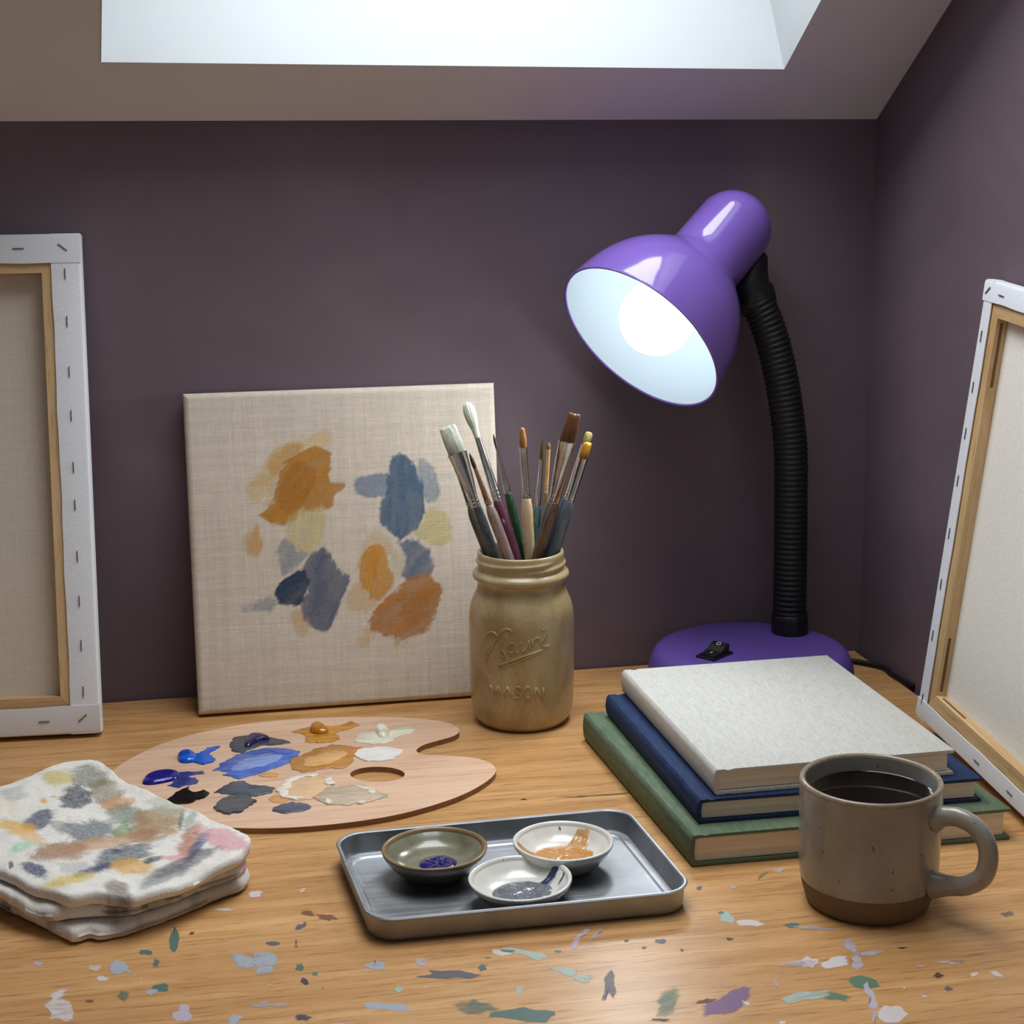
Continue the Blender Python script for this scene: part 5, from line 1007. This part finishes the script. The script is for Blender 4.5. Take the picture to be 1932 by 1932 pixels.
def dish(label, xy, mt, lipm, hgt=.0225, BR=.0375):
    root = empty('paint_dish', (xy[0], xy[1], .0014), label, 'dish', 'paint dishes on the tray')
    wob = lambda t, z, r, i: .0005*math.sin(2*t+xy[0]*90)*r/BR+.0002*math.sin(5*t)*r/BR
    B = BR/.0375; out = smooth_profile([(.0004, .0008), (.014, .0008), (.0175*B, 0), (.0190*B, .0008), (.0225*B, .0026), (.0280*B, hgt*.30), (.0335*B, hgt*.60), (.0368*B, hgt-.0034)], 4)
    lip = smooth_profile([(.0368*B, hgt-.0034), (BR, hgt-.0013), (BR-.0004, hgt-.0002), (BR-.0016, hgt), (BR-.0030, hgt-.0010), (BR-.0038, hgt-.0028)], 4)
    inn = smooth_profile([(BR-.0038, hgt-.0028)]+[(r_*B, z_-.0215+hgt) for r_, z_ in ((.0310, .0165), (.0265, .0128), (.0200, .0104), (.0120, .0095), (.0004, .0093))], 4)
    if lipm is mt:
        v, f = lathe(out[:-1]+lip[:-1]+inn, 84, wob); mesh('dish_body', v, f, mt, root)
    else:
        v, f = lathe(out, 84, wob); b = MB().add(v, f); v, f = lathe(inn, 84, wob); b.add(v, f); b.build('dish_body', mt, root)
        v, f = lathe(lip, 84, wob); mesh('lip', v, f, lipm, root)
    return root
DS = [1., .0215]
def inside_z(r):
    return float(np.interp(r/DS[0], [0, .012, .020, .0265, .031, .0337, .0345], [.0093, .0095, .0104, .0128, .0165, .0187, .0200]))-.0215+DS[1]
def pool(root, poly, h, mt, label, seed, name='paint'):
    """wet paint lying in the dish, following its hollow"""
    P = ragged(poly, .0016, .0006, seed); c = P.mean(0); n = len(P); v = []; f = []; R = 9; r = np.random.default_rng(seed); ph = r.uniform(0, 6, 8)
    for k in range(R+1):
        t = 1-k/R*.98
        for p in P:
            q = c+(p-c)*t; z = inside_z(math.hypot(*q))+h*(1-t**4)**.5+.00012
            z += h*.45*(1-t)*(math.sin(q[0]*700+ph[0]+2*math.sin(q[1]*400+ph[1]))*math.sin(q[1]*620+ph[2]+q[0]*150)+.5*math.sin(q[0]*1500+ph[3])*math.sin(q[1]*1300+ph[4]))
            v.append((q[0], q[1], z))
    for k in range(R):
        for i in range(n): f.append((k*n+i, k*n+(i+1) % n, (k+1)*n+(i+1) % n, (k+1)*n+i))
    f.append(tuple(R*n+i for i in range(n)))
    o = mesh(name, v, f, mt, root); o['label'] = label; return o
def circ(cx, cy, rx, ry, n=26): return [(cx+rx*math.cos(2*PI*k/n), cy+ry*math.sin(2*PI*k/n)) for k in range(n)]
def sector(a0, a1, r0, r1, w0, w1, n=8):
    """a streak running up the wall of the dish, from radius r0 to r1"""
    L_, R_ = [], []
    for k in range(n+1):
        t = k/n; a = math.radians(a0+(a1-a0)*t); r = r0+(r1-r0)*t; w_ = (w0+(w1-w0)*t)/2
        L_.append((r*math.cos(a)-w_*math.sin(a), r*math.sin(a)+w_*math.cos(a))); R_.append((r*math.cos(a)+w_*math.sin(a), r*math.sin(a)-w_*math.cos(a)))
    return L_+R_[::-1]
d1 = dish('sage green dish with brown lip and a spot of ultramarine paint, on the tray', DISH[0], G1, G1R, .0215); DS[:] = [1., .0215]
pool(d1, circ(.0018, -.0035, .0135, .0145), .0022, wet('wet_ultramarine', (28, 24, 110), (14, 12, 70)), 'ultramarine paint', 3)
d2 = dish('white dish with grey-blue paint, nearest the front edge of the tray', DISH[1], G2, G2, .0185, .0362); DS[:] = [.965, .0185]
pool(d2, circ(.0010, -.0015, .0205, .0185), .0016, wet('wet_slate_grey', (118, 122, 130), (84, 90, 100)), 'slate grey paint', 4)
pool(d2, sector(18, 30, .010, .0337, .009, .005), .0006, wet('wet_indigo', (56, 66, 96), (44, 52, 80)), 'indigo streak up the side', 5, 'paint_streak')
pool(d2, sector(-2, 12, .026, .0335, .0022, .0030), .0005, wet('wet_indigo_thin', (70, 80, 108), (52, 62, 90)), 'thin indigo streak', 6, 'paint_streak')
d3 = dish('white dish with ochre paint, at the back right of the tray', DISH[2], G2, G2, .0215, .0358); DS[:] = [.955, .0215]
pool(d3, circ(-.0010, -.0030, .0220, .0190), .0014, wet('wet_ochre', (206, 152, 92), (190, 132, 70), .12, 120), 'ochre paint', 7)
pool(d3, sector(38, 52, .010, .0335, .015, .011), .0006, wet('wet_tan', (200, 158, 108), (184, 138, 84)), 'tan streak up the side', 8, 'paint_streak')
pool(d3, sector(196, 172, .010, .0335, .016, .009), .0006, wet('wet_ochre_dark', (190, 130, 60), (170, 108, 40)), 'ochre streak up the side', 9, 'paint_streak')
pool(d3, circ(.004, .0305, .0014, .0020, 10), .0002, wet('dry_brown_fleck', (104, 62, 40), (90, 52, 34), .4), 'brown fleck', 10, 'paint_fleck')

# ------------------------------------------------------------------ palette
PAL = smooth_closed(PAL_OUT, 2); HOLE = np.array(PAL_HOLE)
pc = PAL.mean(0); ptz = .0046
palette = empty('palette', (pc[0], pc[1], 0), 'kidney-shaped wooden palette with thumb hole and dabs of paint, lying before the linen painting', 'palette')
PLY = wood('palette_beech', (206, 168, 140), (218, 182, 154), (226, 192, 166), .42, 1.1, 0, .45)
PLYE = wood('palette_edge', (120, 84, 56), (140, 100, 68), (154, 112, 78), .6, 2, 0, .5)
v, f = slab(PAL-pc, .0, ptz, hole=HOLE-pc)
o = mesh('board', v, f, [PLY, PLYE], palette, smooth=False)
for p in o.data.polygons:
    if abs(p.normal.z) < .5: p.material_index = 1
def oil(name, c, c2, rough=.22, sc=170, rot=.3):
    m = NT(name); n = m.noise(m.coords((sc*.35, sc, sc), rot=(0, 0, rot)), 1., 4, .65, .5); m.base(m.ramp(n, [(.38, lin(c2)), (.56, lin(c))])).set(rough, 0, .5, .25, .06); m.bump(n, .6, .0012); return m.m
def smear(poly, h, c, c2, label, seed, rough=.25, z=0., name='paint_smear'):
    P = ragged(smooth_closed(poly, 1) if len(poly) < 9 else poly, .0012, .0013, seed)-pc; n = len(P)
    # a thin sheet of paint with a rounded border
    cen = P.mean(0); d = np.roll(P, -1, 0)-np.roll(P, 1, 0); L_ = np.linalg.norm(d, axis=1)+1e-9; N_ = np.stack([-d[:, 1], d[:, 0]], 1)/L_[:, None]
    area = .5*np.sum(P[:, 0]*np.roll(P[:, 1], -1)-np.roll(P[:, 0], -1)*P[:, 1]); N_ = N_*(1 if area > 0 else -1)
    P1 = P+N_*.0003; z0 = ptz+z
    v = [(p[0], p[1], z0-.0002) for p in P]+[(p[0], p[1], z0+h*.7) for p in P]+[(p[0], p[1], z0+h) for p in P1]
    f = []
    for i in range(n):
        j = (i+1) % n; f += [(i, j, n+j, n+i), (n+i, n+j, 2*n+j, 2*n+i)]
    f += [tuple(q+2*n for q in t) for t in fill(P1)]
    o = mesh(name, v, f, oil('oil_'+label.replace(' ', '_'), c, c2, rough), palette, angle=50); o['label'] = label; return o
def blob(poly, h, c, label, seed, z=0., rough=.14, pw=.55):
    P = smooth_closed(poly, 2)-pc; v, f = dome(P, ptz+z, h, 9, pw, .00025, seed)
    o = mesh('paint_blob', v, f, oil('oil_'+label.replace(' ', '_'), c, tuple(int(q*.8) for q in c), rough, 90), palette); o['label'] = label; return o
smear([(-0.0446, 1.2893), (-0.0358, 1.3028), (-0.0273, 1.3135), (-0.0252, 1.305), (-0.0203, 1.3003), (-0.0145, 1.3035), (-0.0101, 1.2963), (-0.0146, 1.2885), (-0.0244, 1.2827), (-0.0341, 1.2805), (-0.0413, 1.2829)], 0.0018, (22, 20, 20), (12, 11, 11), 'black paint', 1, 0.12, 0.0)
smear([(-0.0429, 1.3527), (-0.0327, 1.3505), (-0.0141, 1.3498), (-0.015, 1.3433), (-0.026, 1.3372), (-0.0176, 1.3284), (-0.021, 1.3199), (-0.031, 1.3189), (-0.0392, 1.317), (-0.0434, 1.3216), (-0.0376, 1.3281)], 0.0006, (44, 52, 128), (52, 62, 126), 'ultramarine smear', 2, 0.25, 0.0)
blob([(-0.0643, 1.3346), (-0.0621, 1.3463), (-0.0547, 1.3551), (-0.0412, 1.3569), (-0.034, 1.3506), (-0.0323, 1.3384), (-0.0376, 1.3316), (-0.0492, 1.3272), (-0.0575, 1.3258), (-0.0633, 1.3289)], 0.0042, (26, 26, 130), 'dark ultramarine mound', 3, 0.0, 0.14)
smear([(-0.0207, 1.3886), (-0.0137, 1.3931), (-0.0119, 1.4019), (0.0005, 1.4033), (-0.0049, 1.3937), (-0.0103, 1.3863), (-0.0044, 1.3735), (-0.0062, 1.3665), (-0.014, 1.3609), (-0.0208, 1.3677), (-0.026, 1.3708)], 0.0012, (28, 98, 206), (22, 80, 180), 'cobalt blue smear', 4, 0.18, 0.0)
blob([(-0.0368, 1.3844), (-0.0346, 1.394), (-0.0285, 1.3982), (-0.0224, 1.3923), (-0.019, 1.3825), (-0.0207, 1.3709), (-0.0276, 1.3685), (-0.0345, 1.3715)], 0.0052, (24, 92, 204), 'bright cobalt blue mound', 5, 0.0, 0.14)
smear([(0.0077, 1.4089), (0.0097, 1.419), (0.017, 1.4238), (0.0279, 1.4246), (0.0438, 1.4168), (0.0576, 1.4058), (0.0608, 1.3983), (0.0518, 1.3967), (0.0376, 1.3982), (0.0267, 1.3919), (0.0175, 1.3802), (0.0108, 1.3902), (0.0084, 1.3985)], 0.0007, (58, 66, 84), (72, 80, 92), 'dark slate smear', 6, 0.25, 0.0)
blob([(0.0212, 1.4127), (0.0253, 1.4261), (0.032, 1.4273), (0.0404, 1.4212), (0.0445, 1.4107), (0.0354, 1.408), (0.0293, 1.4035), (0.0251, 1.3941), (0.0201, 1.3942)], 0.0042, (28, 26, 84), 'navy mound', 7, 0.0005, 0.14)
smear([(-0.0061, 1.3471), (-0.0012, 1.3556), (0.0051, 1.3689), (0.0158, 1.379), (0.0265, 1.3868), (0.0426, 1.3909), (0.0531, 1.3876), (0.0674, 1.3753), (0.0642, 1.3669), (0.0568, 1.3601), (0.0581, 1.3524), (0.0472, 1.3426), (0.0348, 1.3334), (0.0245, 1.33), (0.0142, 1.3247), (0.0076, 1.3299), (0.001, 1.3351), (0.0045, 1.34)], 0.0008, (84, 118, 200), (62, 96, 180), 'periwinkle blue patch', 8, 0.25, 0.0)
smear([(0.0063, 1.3468), (0.0153, 1.3628), (0.0331, 1.3752), (0.0497, 1.3731), (0.0518, 1.3637), (0.0389, 1.3479), (0.0232, 1.3417), (0.0112, 1.3395)], 0.0006, (138, 160, 218), (116, 142, 210), 'pale blue centre of the periwinkle patch', 9, 0.2, 0.0007)
smear([(0.0404, 1.3812), (0.0442, 1.3875), (0.0529, 1.3836), (0.0614, 1.3776), (0.0591, 1.37), (0.0505, 1.3729)], 0.0004, (70, 98, 186), (84, 112, 190), 'blue ridge', 10, 0.2, 0.0008)
smear([(0.0624, 1.4261), (0.0719, 1.4322), (0.085, 1.4358), (0.0976, 1.432), (0.1071, 1.4354), (0.1169, 1.441), (0.1236, 1.429), (0.1114, 1.4207), (0.0997, 1.4125), (0.103, 1.3985), (0.0944, 1.3925), (0.082, 1.3937), (0.0724, 1.3973), (0.0752, 1.4125), (0.0695, 1.4229)], 0.0009, (206, 146, 52), (188, 128, 44), 'ochre smear', 11, 0.25, 0.0)
blob([(0.0769, 1.4244), (0.0806, 1.4384), (0.0872, 1.4403), (0.0933, 1.4279), (0.0954, 1.4133), (0.087, 1.412), (0.0791, 1.4159)], 0.0058, (196, 122, 22), 'ochre mound', 12, 0.0006, 0.14)
smear([(0.1146, 1.3959), (0.1205, 1.4106), (0.1327, 1.4133), (0.1453, 1.4105), (0.1626, 1.4165), (0.1721, 1.4111), (0.1663, 1.4016), (0.1527, 1.3955), (0.1479, 1.386), (0.1399, 1.3789), (0.1242, 1.3833), (0.1146, 1.3865)], 0.0009, (232, 230, 206), (220, 218, 192), 'cream smear', 13, 0.25, 0.0)
blob([(0.1338, 1.4146), (0.1379, 1.4274), (0.1434, 1.4267), (0.1468, 1.4155), (0.1468, 1.3993), (0.1411, 1.3894), (0.1361, 1.3937), (0.1345, 1.4037)], 0.0056, (240, 236, 214), 'cream mound', 14, 0.0006, 0.22)
smear([(0.112, 1.3595), (0.1174, 1.3694), (0.1283, 1.3711), (0.1389, 1.3698), (0.1522, 1.3618), (0.1518, 1.3507), (0.1444, 1.3409), (0.1334, 1.3369), (0.1215, 1.34), (0.1138, 1.3501)], 0.0013, (238, 236, 232), (226, 222, 216), 'white dab', 15, 0.3, 0.0)
smear([(0.0564, 1.3528), (0.0604, 1.3618), (0.0714, 1.3694), (0.0792, 1.3803), (0.094, 1.3874), (0.1078, 1.3807), (0.1194, 1.3751), (0.116, 1.3636), (0.1088, 1.3537), (0.1097, 1.3436), (0.1015, 1.3308), (0.0895, 1.331), (0.0775, 1.3312), (0.0685, 1.326), (0.062, 1.3313), (0.0583, 1.3402)], 0.0008, (196, 140, 74), (178, 118, 58), 'tan ochre patch', 16, 0.25, 0.0)
smear([(0.0646, 1.3451), (0.0762, 1.3623), (0.0927, 1.3713), (0.1065, 1.3667), (0.1015, 1.3503), (0.0868, 1.3413), (0.0727, 1.3366)], 0.0005, (228, 180, 118), (214, 160, 94), 'light tan centre of the ochre patch', 17, 0.2, 0.0007)
smear([(0.0287, 1.33), (0.0366, 1.3354), (0.0458, 1.331), (0.0463, 1.3238), (0.0394, 1.3207), (0.0319, 1.3237)], 0.0006, (214, 160, 96), (204, 148, 84), 'small orange smear', 18, 0.25, 0.0)
smear([(-0.005, 1.2983), (0.0005, 1.3084), (0.009, 1.318), (0.0174, 1.3176), (0.0237, 1.3079), (0.0337, 1.3057), (0.0419, 1.2971), (0.0396, 1.2909), (0.0295, 1.2851), (0.0196, 1.2841), (0.01, 1.2906), (0.0002, 1.2941)], 0.0009, (82, 92, 104), (66, 76, 90), 'upper slate smear', 19, 0.25, 0.0)
smear([(-0.0073, 1.2661), (-0.0034, 1.2782), (0.0049, 1.2851), (0.0147, 1.2852), (0.0244, 1.2722), (0.0206, 1.2644), (0.0138, 1.2531), (0.0041, 1.2501), (-0.0038, 1.2548)], 0.0018, (78, 84, 92), (66, 72, 80), 'lower slate dab', 20, 0.16, 0.0)
smear([(0.0363, 1.2546), (0.0464, 1.2631), (0.0563, 1.2644), (0.0657, 1.2589), (0.0701, 1.2515), (0.0615, 1.2449), (0.0535, 1.2445), (0.0438, 1.2437)], 0.0008, (80, 92, 114), (66, 78, 100), 'blue slate smear', 21, 0.25, 0.0)
smear([(0.0348, 1.2743), (0.0393, 1.2843), (0.0473, 1.2794), (0.0504, 1.2709), (0.0465, 1.2643), (0.0385, 1.2674)], 0.0005, (214, 156, 100), (200, 144, 90), 'thin orange film', 22, 0.25, 0.0)
smear([(0.0423, 1.2939), (0.0508, 1.3135), (0.0631, 1.3216), (0.0767, 1.3205), (0.0891, 1.3052), (0.09, 1.2958), (0.0809, 1.2864), (0.0737, 1.279), (0.0697, 1.2689), (0.055, 1.2707), (0.0455, 1.2763)], 0.0007, (226, 190, 150), (216, 178, 138), 'peach patch', 23, 0.25, 0.0)
smear([(0.0427, 1.2929), (0.0516, 1.3133), (0.064, 1.3218), (0.0767, 1.3205), (0.0781, 1.3164), (0.0662, 1.3162), (0.0555, 1.3079), (0.0504, 1.293), (0.0528, 1.2782), (0.0649, 1.2712), (0.055, 1.2699), (0.0458, 1.2762)], 0.0009, (240, 232, 222), (228, 210, 192), 'white ridge round the peach patch', 24, 0.2, 0.0006)
smear([(0.0802, 1.2993), (0.0849, 1.3121), (0.0876, 1.3125), (0.0888, 1.302), (0.0912, 1.2941), (0.0864, 1.2933)], 0.001, (238, 232, 222), (226, 214, 198), 'white fleck', 25, 0.2, 0.0006)
smear([(0.0706, 1.2709), (0.0773, 1.2827), (0.0862, 1.2898), (0.0997, 1.2914), (0.1127, 1.2863), (0.12, 1.2757), (0.1272, 1.2652), (0.1197, 1.258), (0.1092, 1.2516), (0.0961, 1.251), (0.0834, 1.2551), (0.074, 1.2614)], 0.0009, (206, 186, 162), (192, 172, 150), 'beige grey patch', 26, 0.25, 0.0)
smear([(0.079, 1.2621), (0.0815, 1.2641), (0.085, 1.2547), (0.0803, 1.254)], 0.0014, (236, 230, 222), (226, 220, 212), 'white lip of the beige patch', 27, 0.2, 0.0003)
smear([(0.1028, 1.2526), (0.1095, 1.2546), (0.1108, 1.2508), (0.1049, 1.2495)], 0.0014, (236, 230, 222), (226, 220, 212), 'white lip of the beige patch', 28, 0.2, 0.0003)
smear([(0.1045, 1.2885), (0.1126, 1.2854), (0.119, 1.2745), (0.1155, 1.2646), (0.1132, 1.2749), (0.1082, 1.2832)], 0.0005, (230, 222, 208), (216, 204, 188), 'pale ridge of the beige patch', 29, 0.2, 0.0008)
smear([(0.1195, 1.2713), (0.1258, 1.2677), (0.1306, 1.2631), (0.1247, 1.2583), (0.1171, 1.2564), (0.1171, 1.2643)], 0.0005, (176, 172, 164), (166, 160, 150), 'grey film', 30, 0.3, 0.0002)

# ------------------------------------------------------------------ paint rag
rag_layers = [
    ([(-0.2078, 1.2155), (-0.1671, 1.2561), (-0.1311, 1.2959), (-0.1075, 1.3075), (-0.0771, 1.2627), (-0.0098, 1.1711), (0.0138, 1.1439), (0.0167, 1.1306), (0.0107, 1.1161), (-0.0143, 1.1008), (-0.0425, 1.0805), (-0.0648, 1.0677), (-0.085, 1.0619), (-0.0911, 1.0686), (-0.1001, 1.0605), (-0.1081, 1.0683), (-0.1299, 1.0942), (-0.1538, 1.1263), (-0.2026, 1.1774)], 0.0004, 0.0105, 51, lambda q: 0*q[:, 0]),
    ([(-0.2078, 1.2212), (-0.1671, 1.263), (-0.1306, 1.2985), (-0.107, 1.3104), (-0.0766, 1.2648), (-0.0093, 1.1689), (0.0134, 1.1433), (0.0152, 1.1283), (0.0082, 1.1173), (-0.0101, 1.1055), (-0.0351, 1.0855), (-0.066, 1.0725), (-0.0833, 1.0745), (-0.1003, 1.0734), (-0.1156, 1.0734), (-0.1321, 1.0881), (-0.1514, 1.1102), (-0.1987, 1.1544)], 0.0112, 0.0095, 52, lambda q: .0008*vnoise(q[:, 0]*20, q[:, 1]*20, 77, 2)),
    ([(-0.2099, 1.2427), (-0.1898, 1.2644), (-0.1686, 1.2848), (-0.1409, 1.3092), (-0.1195, 1.3244), (-0.1052, 1.326), (-0.0936, 1.3175), (-0.0786, 1.2819), (-0.0515, 1.2419), (-0.0277, 1.2105), (-0.0087, 1.1792), (0.0099, 1.1586), (0.0184, 1.1435), (0.0171, 1.1288), (0.0104, 1.1122), (-0.0169, 1.0892), (-0.0344, 1.0737), (-0.0617, 1.0616), (-0.0859, 1.0716), (-0.1027, 1.0687), (-0.1177, 1.0873), (-0.1285, 1.0937), (-0.1443, 1.1164), (-0.168, 1.1414), (-0.201, 1.1775)], 0.0212, 0.0075, 53, lambda q: .002+.0035*vnoise(q[:, 0]*13+2, q[:, 1]*11, 78, 2)),
]
verts, faces, cols = [], [], []
stains = [
    ((-0.1243, 1.2872), (0.0105, -0.0023), (0.001, -0.0147), (196,176,90), .8),
    ((-0.1014, 1.2866), (0.0117, -0.0081), (-0.0001, -0.0172), (96,104,90), .75),
    ((-0.1086, 1.244), (0.0095, 0.0051), (0.003, -0.019), (72,78,92), .95),
    ((-0.0874, 1.2533), (0.0093, -0.002), (0.001, -0.0224), (124,118,90), .8),
    ((-0.0782, 1.2292), (0.0109, 0.0018), (0.001, -0.0109), (204,140,84), .85),
    ((-0.0695, 1.2085), (0.0129, -0.0087), (-0.0005, -0.0153), (110,130,112), .8),
    ((-0.1324, 1.2038), (0.0072, 0.0108), (0.0034, -0.0118), (74,80,108), .95),
    ((-0.1484, 1.1945), (0.0119, -0.0052), (0.0006, -0.0101), (220,170,66), .85),
    ((-0.1362, 1.1744), (0.0088, -0.0094), (-0.0004, -0.0082), (226,180,110), .7),
    ((-0.0966, 1.1808), (0.0144, 0.0002), (0.0017, -0.0189), (96,106,118), .9),
    ((-0.0492, 1.1833), (0.0164, 0.0041), (0.002, -0.024), (164,128,84), .9),
    ((-0.0715, 1.1805), (0.0062, 0.0047), (0.0021, -0.0122), (98,142,92), .8),
    ((-0.0877, 1.1567), (0.0304, 0.0103), (0.0014, -0.0109), (190,146,98), .8),
    ((-0.114, 1.1432), (0.0157, 0.0001), (0.0015, -0.0142), (158,120,92), .85),
    ((-0.0697, 1.1314), (0.0166, 0.0103), (0.0026, -0.0159), (86,98,110), .92),
    ((-0.1275, 1.1162), (0.0075, -0.0062), (-0.0002, -0.0077), (66,72,108), .95),
    ((-0.0889, 1.108), (0.0093, 0.0057), (0.0009, -0.0049), (66,72,106), .95),
    ((-0.0634, 1.1093), (0.012, -0.0051), (-0, -0.0103), (214,164,72), .85),
    ((-0.1044, 1.0958), (0.0131, 0.0029), (0.0008, -0.0062), (212,182,80), .8),
    ((-0.1385, 1.158), (0.0058, 0.0045), (0.0013, -0.0056), (150,212,180), .7),
    ((-0.0237, 1.1478), (0.006, 0.0182), (0.0037, -0.0083), (176,104,76), .85),
    ((-0.019, 1.1347), (0.0075, 0.0208), (0.0023, -0.0054), (62,78,122), .9),
    ((0.0001, 1.1403), (0.0122, -0.0141), (-0.0022, -0.0131), (212,150,160), .85),
    ((-0.035, 1.1211), (0.0075, -0.0016), (0, -0.0042), (218,140,160), .8),
    ((-0.0293, 1.1088), (0.0182, 0.0144), (0.0013, -0.0079), (76,76,82), .85),
    ((-0.0712, 1.0737), (0.0069, -0.0073), (-0.0011, -0.0097), (120,104,100), .8),
    ((-0.0306, 1.1818), (0.0015, -0.001), (-0.0008, -0.0124), (60,68,84), .8),
    ((-0.0237, 1.1804), (0.0025, -0.0044), (-0.0029, -0.0126), (120,140,130), .6),
    ((-0.1556, 1.2598), (0.0082, -0.0018), (0.0013, -0.0141), (170,170,172), .6),
    ((-0.0499, 1.1201), (0.0044, 0.0027), (0.0005, -0.0036), (50,54,62), .9),
    ((-0.1451, 1.1291), (0.0013, -0.0003), (0.0005, -0.0051), (40,42,60), .9),
    ((-0.1318, 1.2395), (0.0024, -0.0005), (0.0004, -0.005), (226,166,96), .9),
    ((-0.1255, 1.2482), (0.0023, 0.0006), (0.0004, -0.0028), (216,160,80), .8),
    ((-0.0747, 1.1407), (0.0028, -0.0006), (0.0001, -0.0033), (66,70,90), .8),
    ((-0.0393, 1.0907), (0.0135, 0.0105), (0.0011, -0.0064), (110,116,122), .7),
    ((-0.102, 1.1153), (0.0101, -0.0022), (0.0006, -0.0091), (170,172,178), .6),
    ((-0.1184, 1.1906), (0.0059, -0.0013), (0.0004, -0.0062), (120,118,90), .6),
    ((-0.0397, 1.2074), (0.0132, -0.0155), (-0.0019, -0.0145), (176,178,160), .6),
    ((-0.1567, 1.23), (0.006, -0.0013), (0.0013, -0.0135), (238,226,196), .6),
    ((-0.0576, 1.1674), (0.0087, -0.0019), (0.0003, -0.0099), (150,110,88), .6),
]
def pillow(outline, z0, th, seed, lift):
    P = resample(np.array(outline), .0022); P = np.mean([np.roll(P, k_, 0) for k_ in (-2, -1, 0, 1, 2)], 0); n = len(P); r = np.random.default_rng(seed)
    d = np.roll(P, -1, 0)-np.roll(P, 1, 0); L_ = np.linalg.norm(d, axis=1)+1e-9; Nn = np.stack([d[:, 1], -d[:, 0]], 1)/L_[:, None]
    s = np.arange(n)*.0022
    P = P+Nn*(.0012*vnoise(s*50, s*0+seed, seed, 2)+.0006*vnoise(s*240, s*0+3+seed, seed+1, 2))[:, None]
    c = P.mean(0); ts = [1, .994, .987, .978, .968, .955, .94, .925]+[float(q) for q in np.linspace(.905, .02, 52)]
    up, dn = [], []
    wob = .0030*vnoise(s*36, s*0+9+seed, seed+5, 2)
    for t in ts:
        q = c+(P-c)*t; e = (1-t)*np.linalg.norm(P-c, axis=1); h2 = th/2
        a = np.minimum(e/h2, 1); prof = np.sqrt(1-(1-a)**2)
        big = lift(q)+.0016*vnoise(q[:, 0]*34+3, q[:, 1]*30, seed+7, 3)*np.minimum(1, e/.02)+.0007*vnoise(q[:, 0]*120, q[:, 1]*110, seed+8, 2)
        wv = wob*np.exp(-e/.012)
        up.append(np.column_stack([q, z0+h2+h2*prof+big+wv])); dn.append(np.column_stack([q, np.maximum(z0+h2-h2*prof+big*.35+wv*.6, .0004)]))
    base = len(verts)
    for A in up+dn: verts.extend(A.tolist())
    K = len(ts)
    for k in range(K-1):
        for i in range(n):
            j = (i+1) % n
            faces.append((base+k*n+i, base+k*n+j, base+(k+1)*n+j, base+(k+1)*n+i))
            o2 = base+K*n; faces.append((o2+(k+1)*n+i, o2+(k+1)*n+j, o2+k*n+j, o2+k*n+i))
    for i in range(n):
        j = (i+1) % n; o2 = base+K*n; faces.append((base+j, base+i, o2+i, o2+j))
    faces.append(tuple(base+(K-1)*n+i for i in range(n))); faces.append(tuple(base+(2*K-1)*n+i for i in range(n))[::-1])
for args in rag_layers: pillow(*args)
VA = np.array(verts); Q = VA[:, :2]
tint = np.tile(np.array(lin((226, 222, 214))), (len(VA), 1))
gr = vnoise(Q[:, 0]*900, Q[:, 1]*900, 31, 2); md = vnoise(Q[:, 0]*140, Q[:, 1]*140, 32, 3)
tint *= (1+.05*md)[:, None]
for k, ((cx, cy), (ax_, ay_), (bx_, by_), colr, st) in enumerate(stains):
    M_ = np.array([[ax_, bx_], [ay_, by_]])*1.28; iv = np.linalg.inv(M_); q = (Q-np.array([cx, cy]))@iv.T
    d = np.hypot(q[:, 0], q[:, 1])+.42*vnoise(Q[:, 0]*110+k*3, Q[:, 1]*110, 90+k, 3)+.25*gr
    a = np.clip((1.12-d)/.34, 0, 1)*st; a = a*np.clip(.85+.3*gr, 0, 1)
    a = a*(VA[:, 2] > .012)
    tint = tint*(1-a[:, None])+np.array(lin(colr))*a[:, None]
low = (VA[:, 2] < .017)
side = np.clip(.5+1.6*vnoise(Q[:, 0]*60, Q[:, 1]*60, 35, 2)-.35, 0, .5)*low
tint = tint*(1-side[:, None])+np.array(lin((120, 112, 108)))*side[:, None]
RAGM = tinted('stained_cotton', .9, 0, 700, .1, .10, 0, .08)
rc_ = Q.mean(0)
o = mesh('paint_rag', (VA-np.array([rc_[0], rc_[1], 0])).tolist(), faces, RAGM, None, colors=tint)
o.location = (rc_[0], rc_[1], 0)
tag(o, 'folded white cotton rag covered in paint stains, lying left of the tray', 'rag')

# ------------------------------------------------------------------ picture settings
scene.view_settings.view_transform = 'Standard'; scene.view_settings.look = 'None'
scene.view_settings.exposure = EXPOSURE; scene.view_settings.gamma = 1; scene.view_settings.use_curve_mapping = False
scene.cycles.use_denoising = True
scene.cycles.max_bounces = 8; scene.cycles.diffuse_bounces = 4; scene.cycles.glossy_bounces = 4; scene.cycles.transmission_bounces = 4
scene.cycles.sample_clamp_indirect = 6.0; scene.cycles.caustics_reflective = False; scene.cycles.caustics_refractive = False
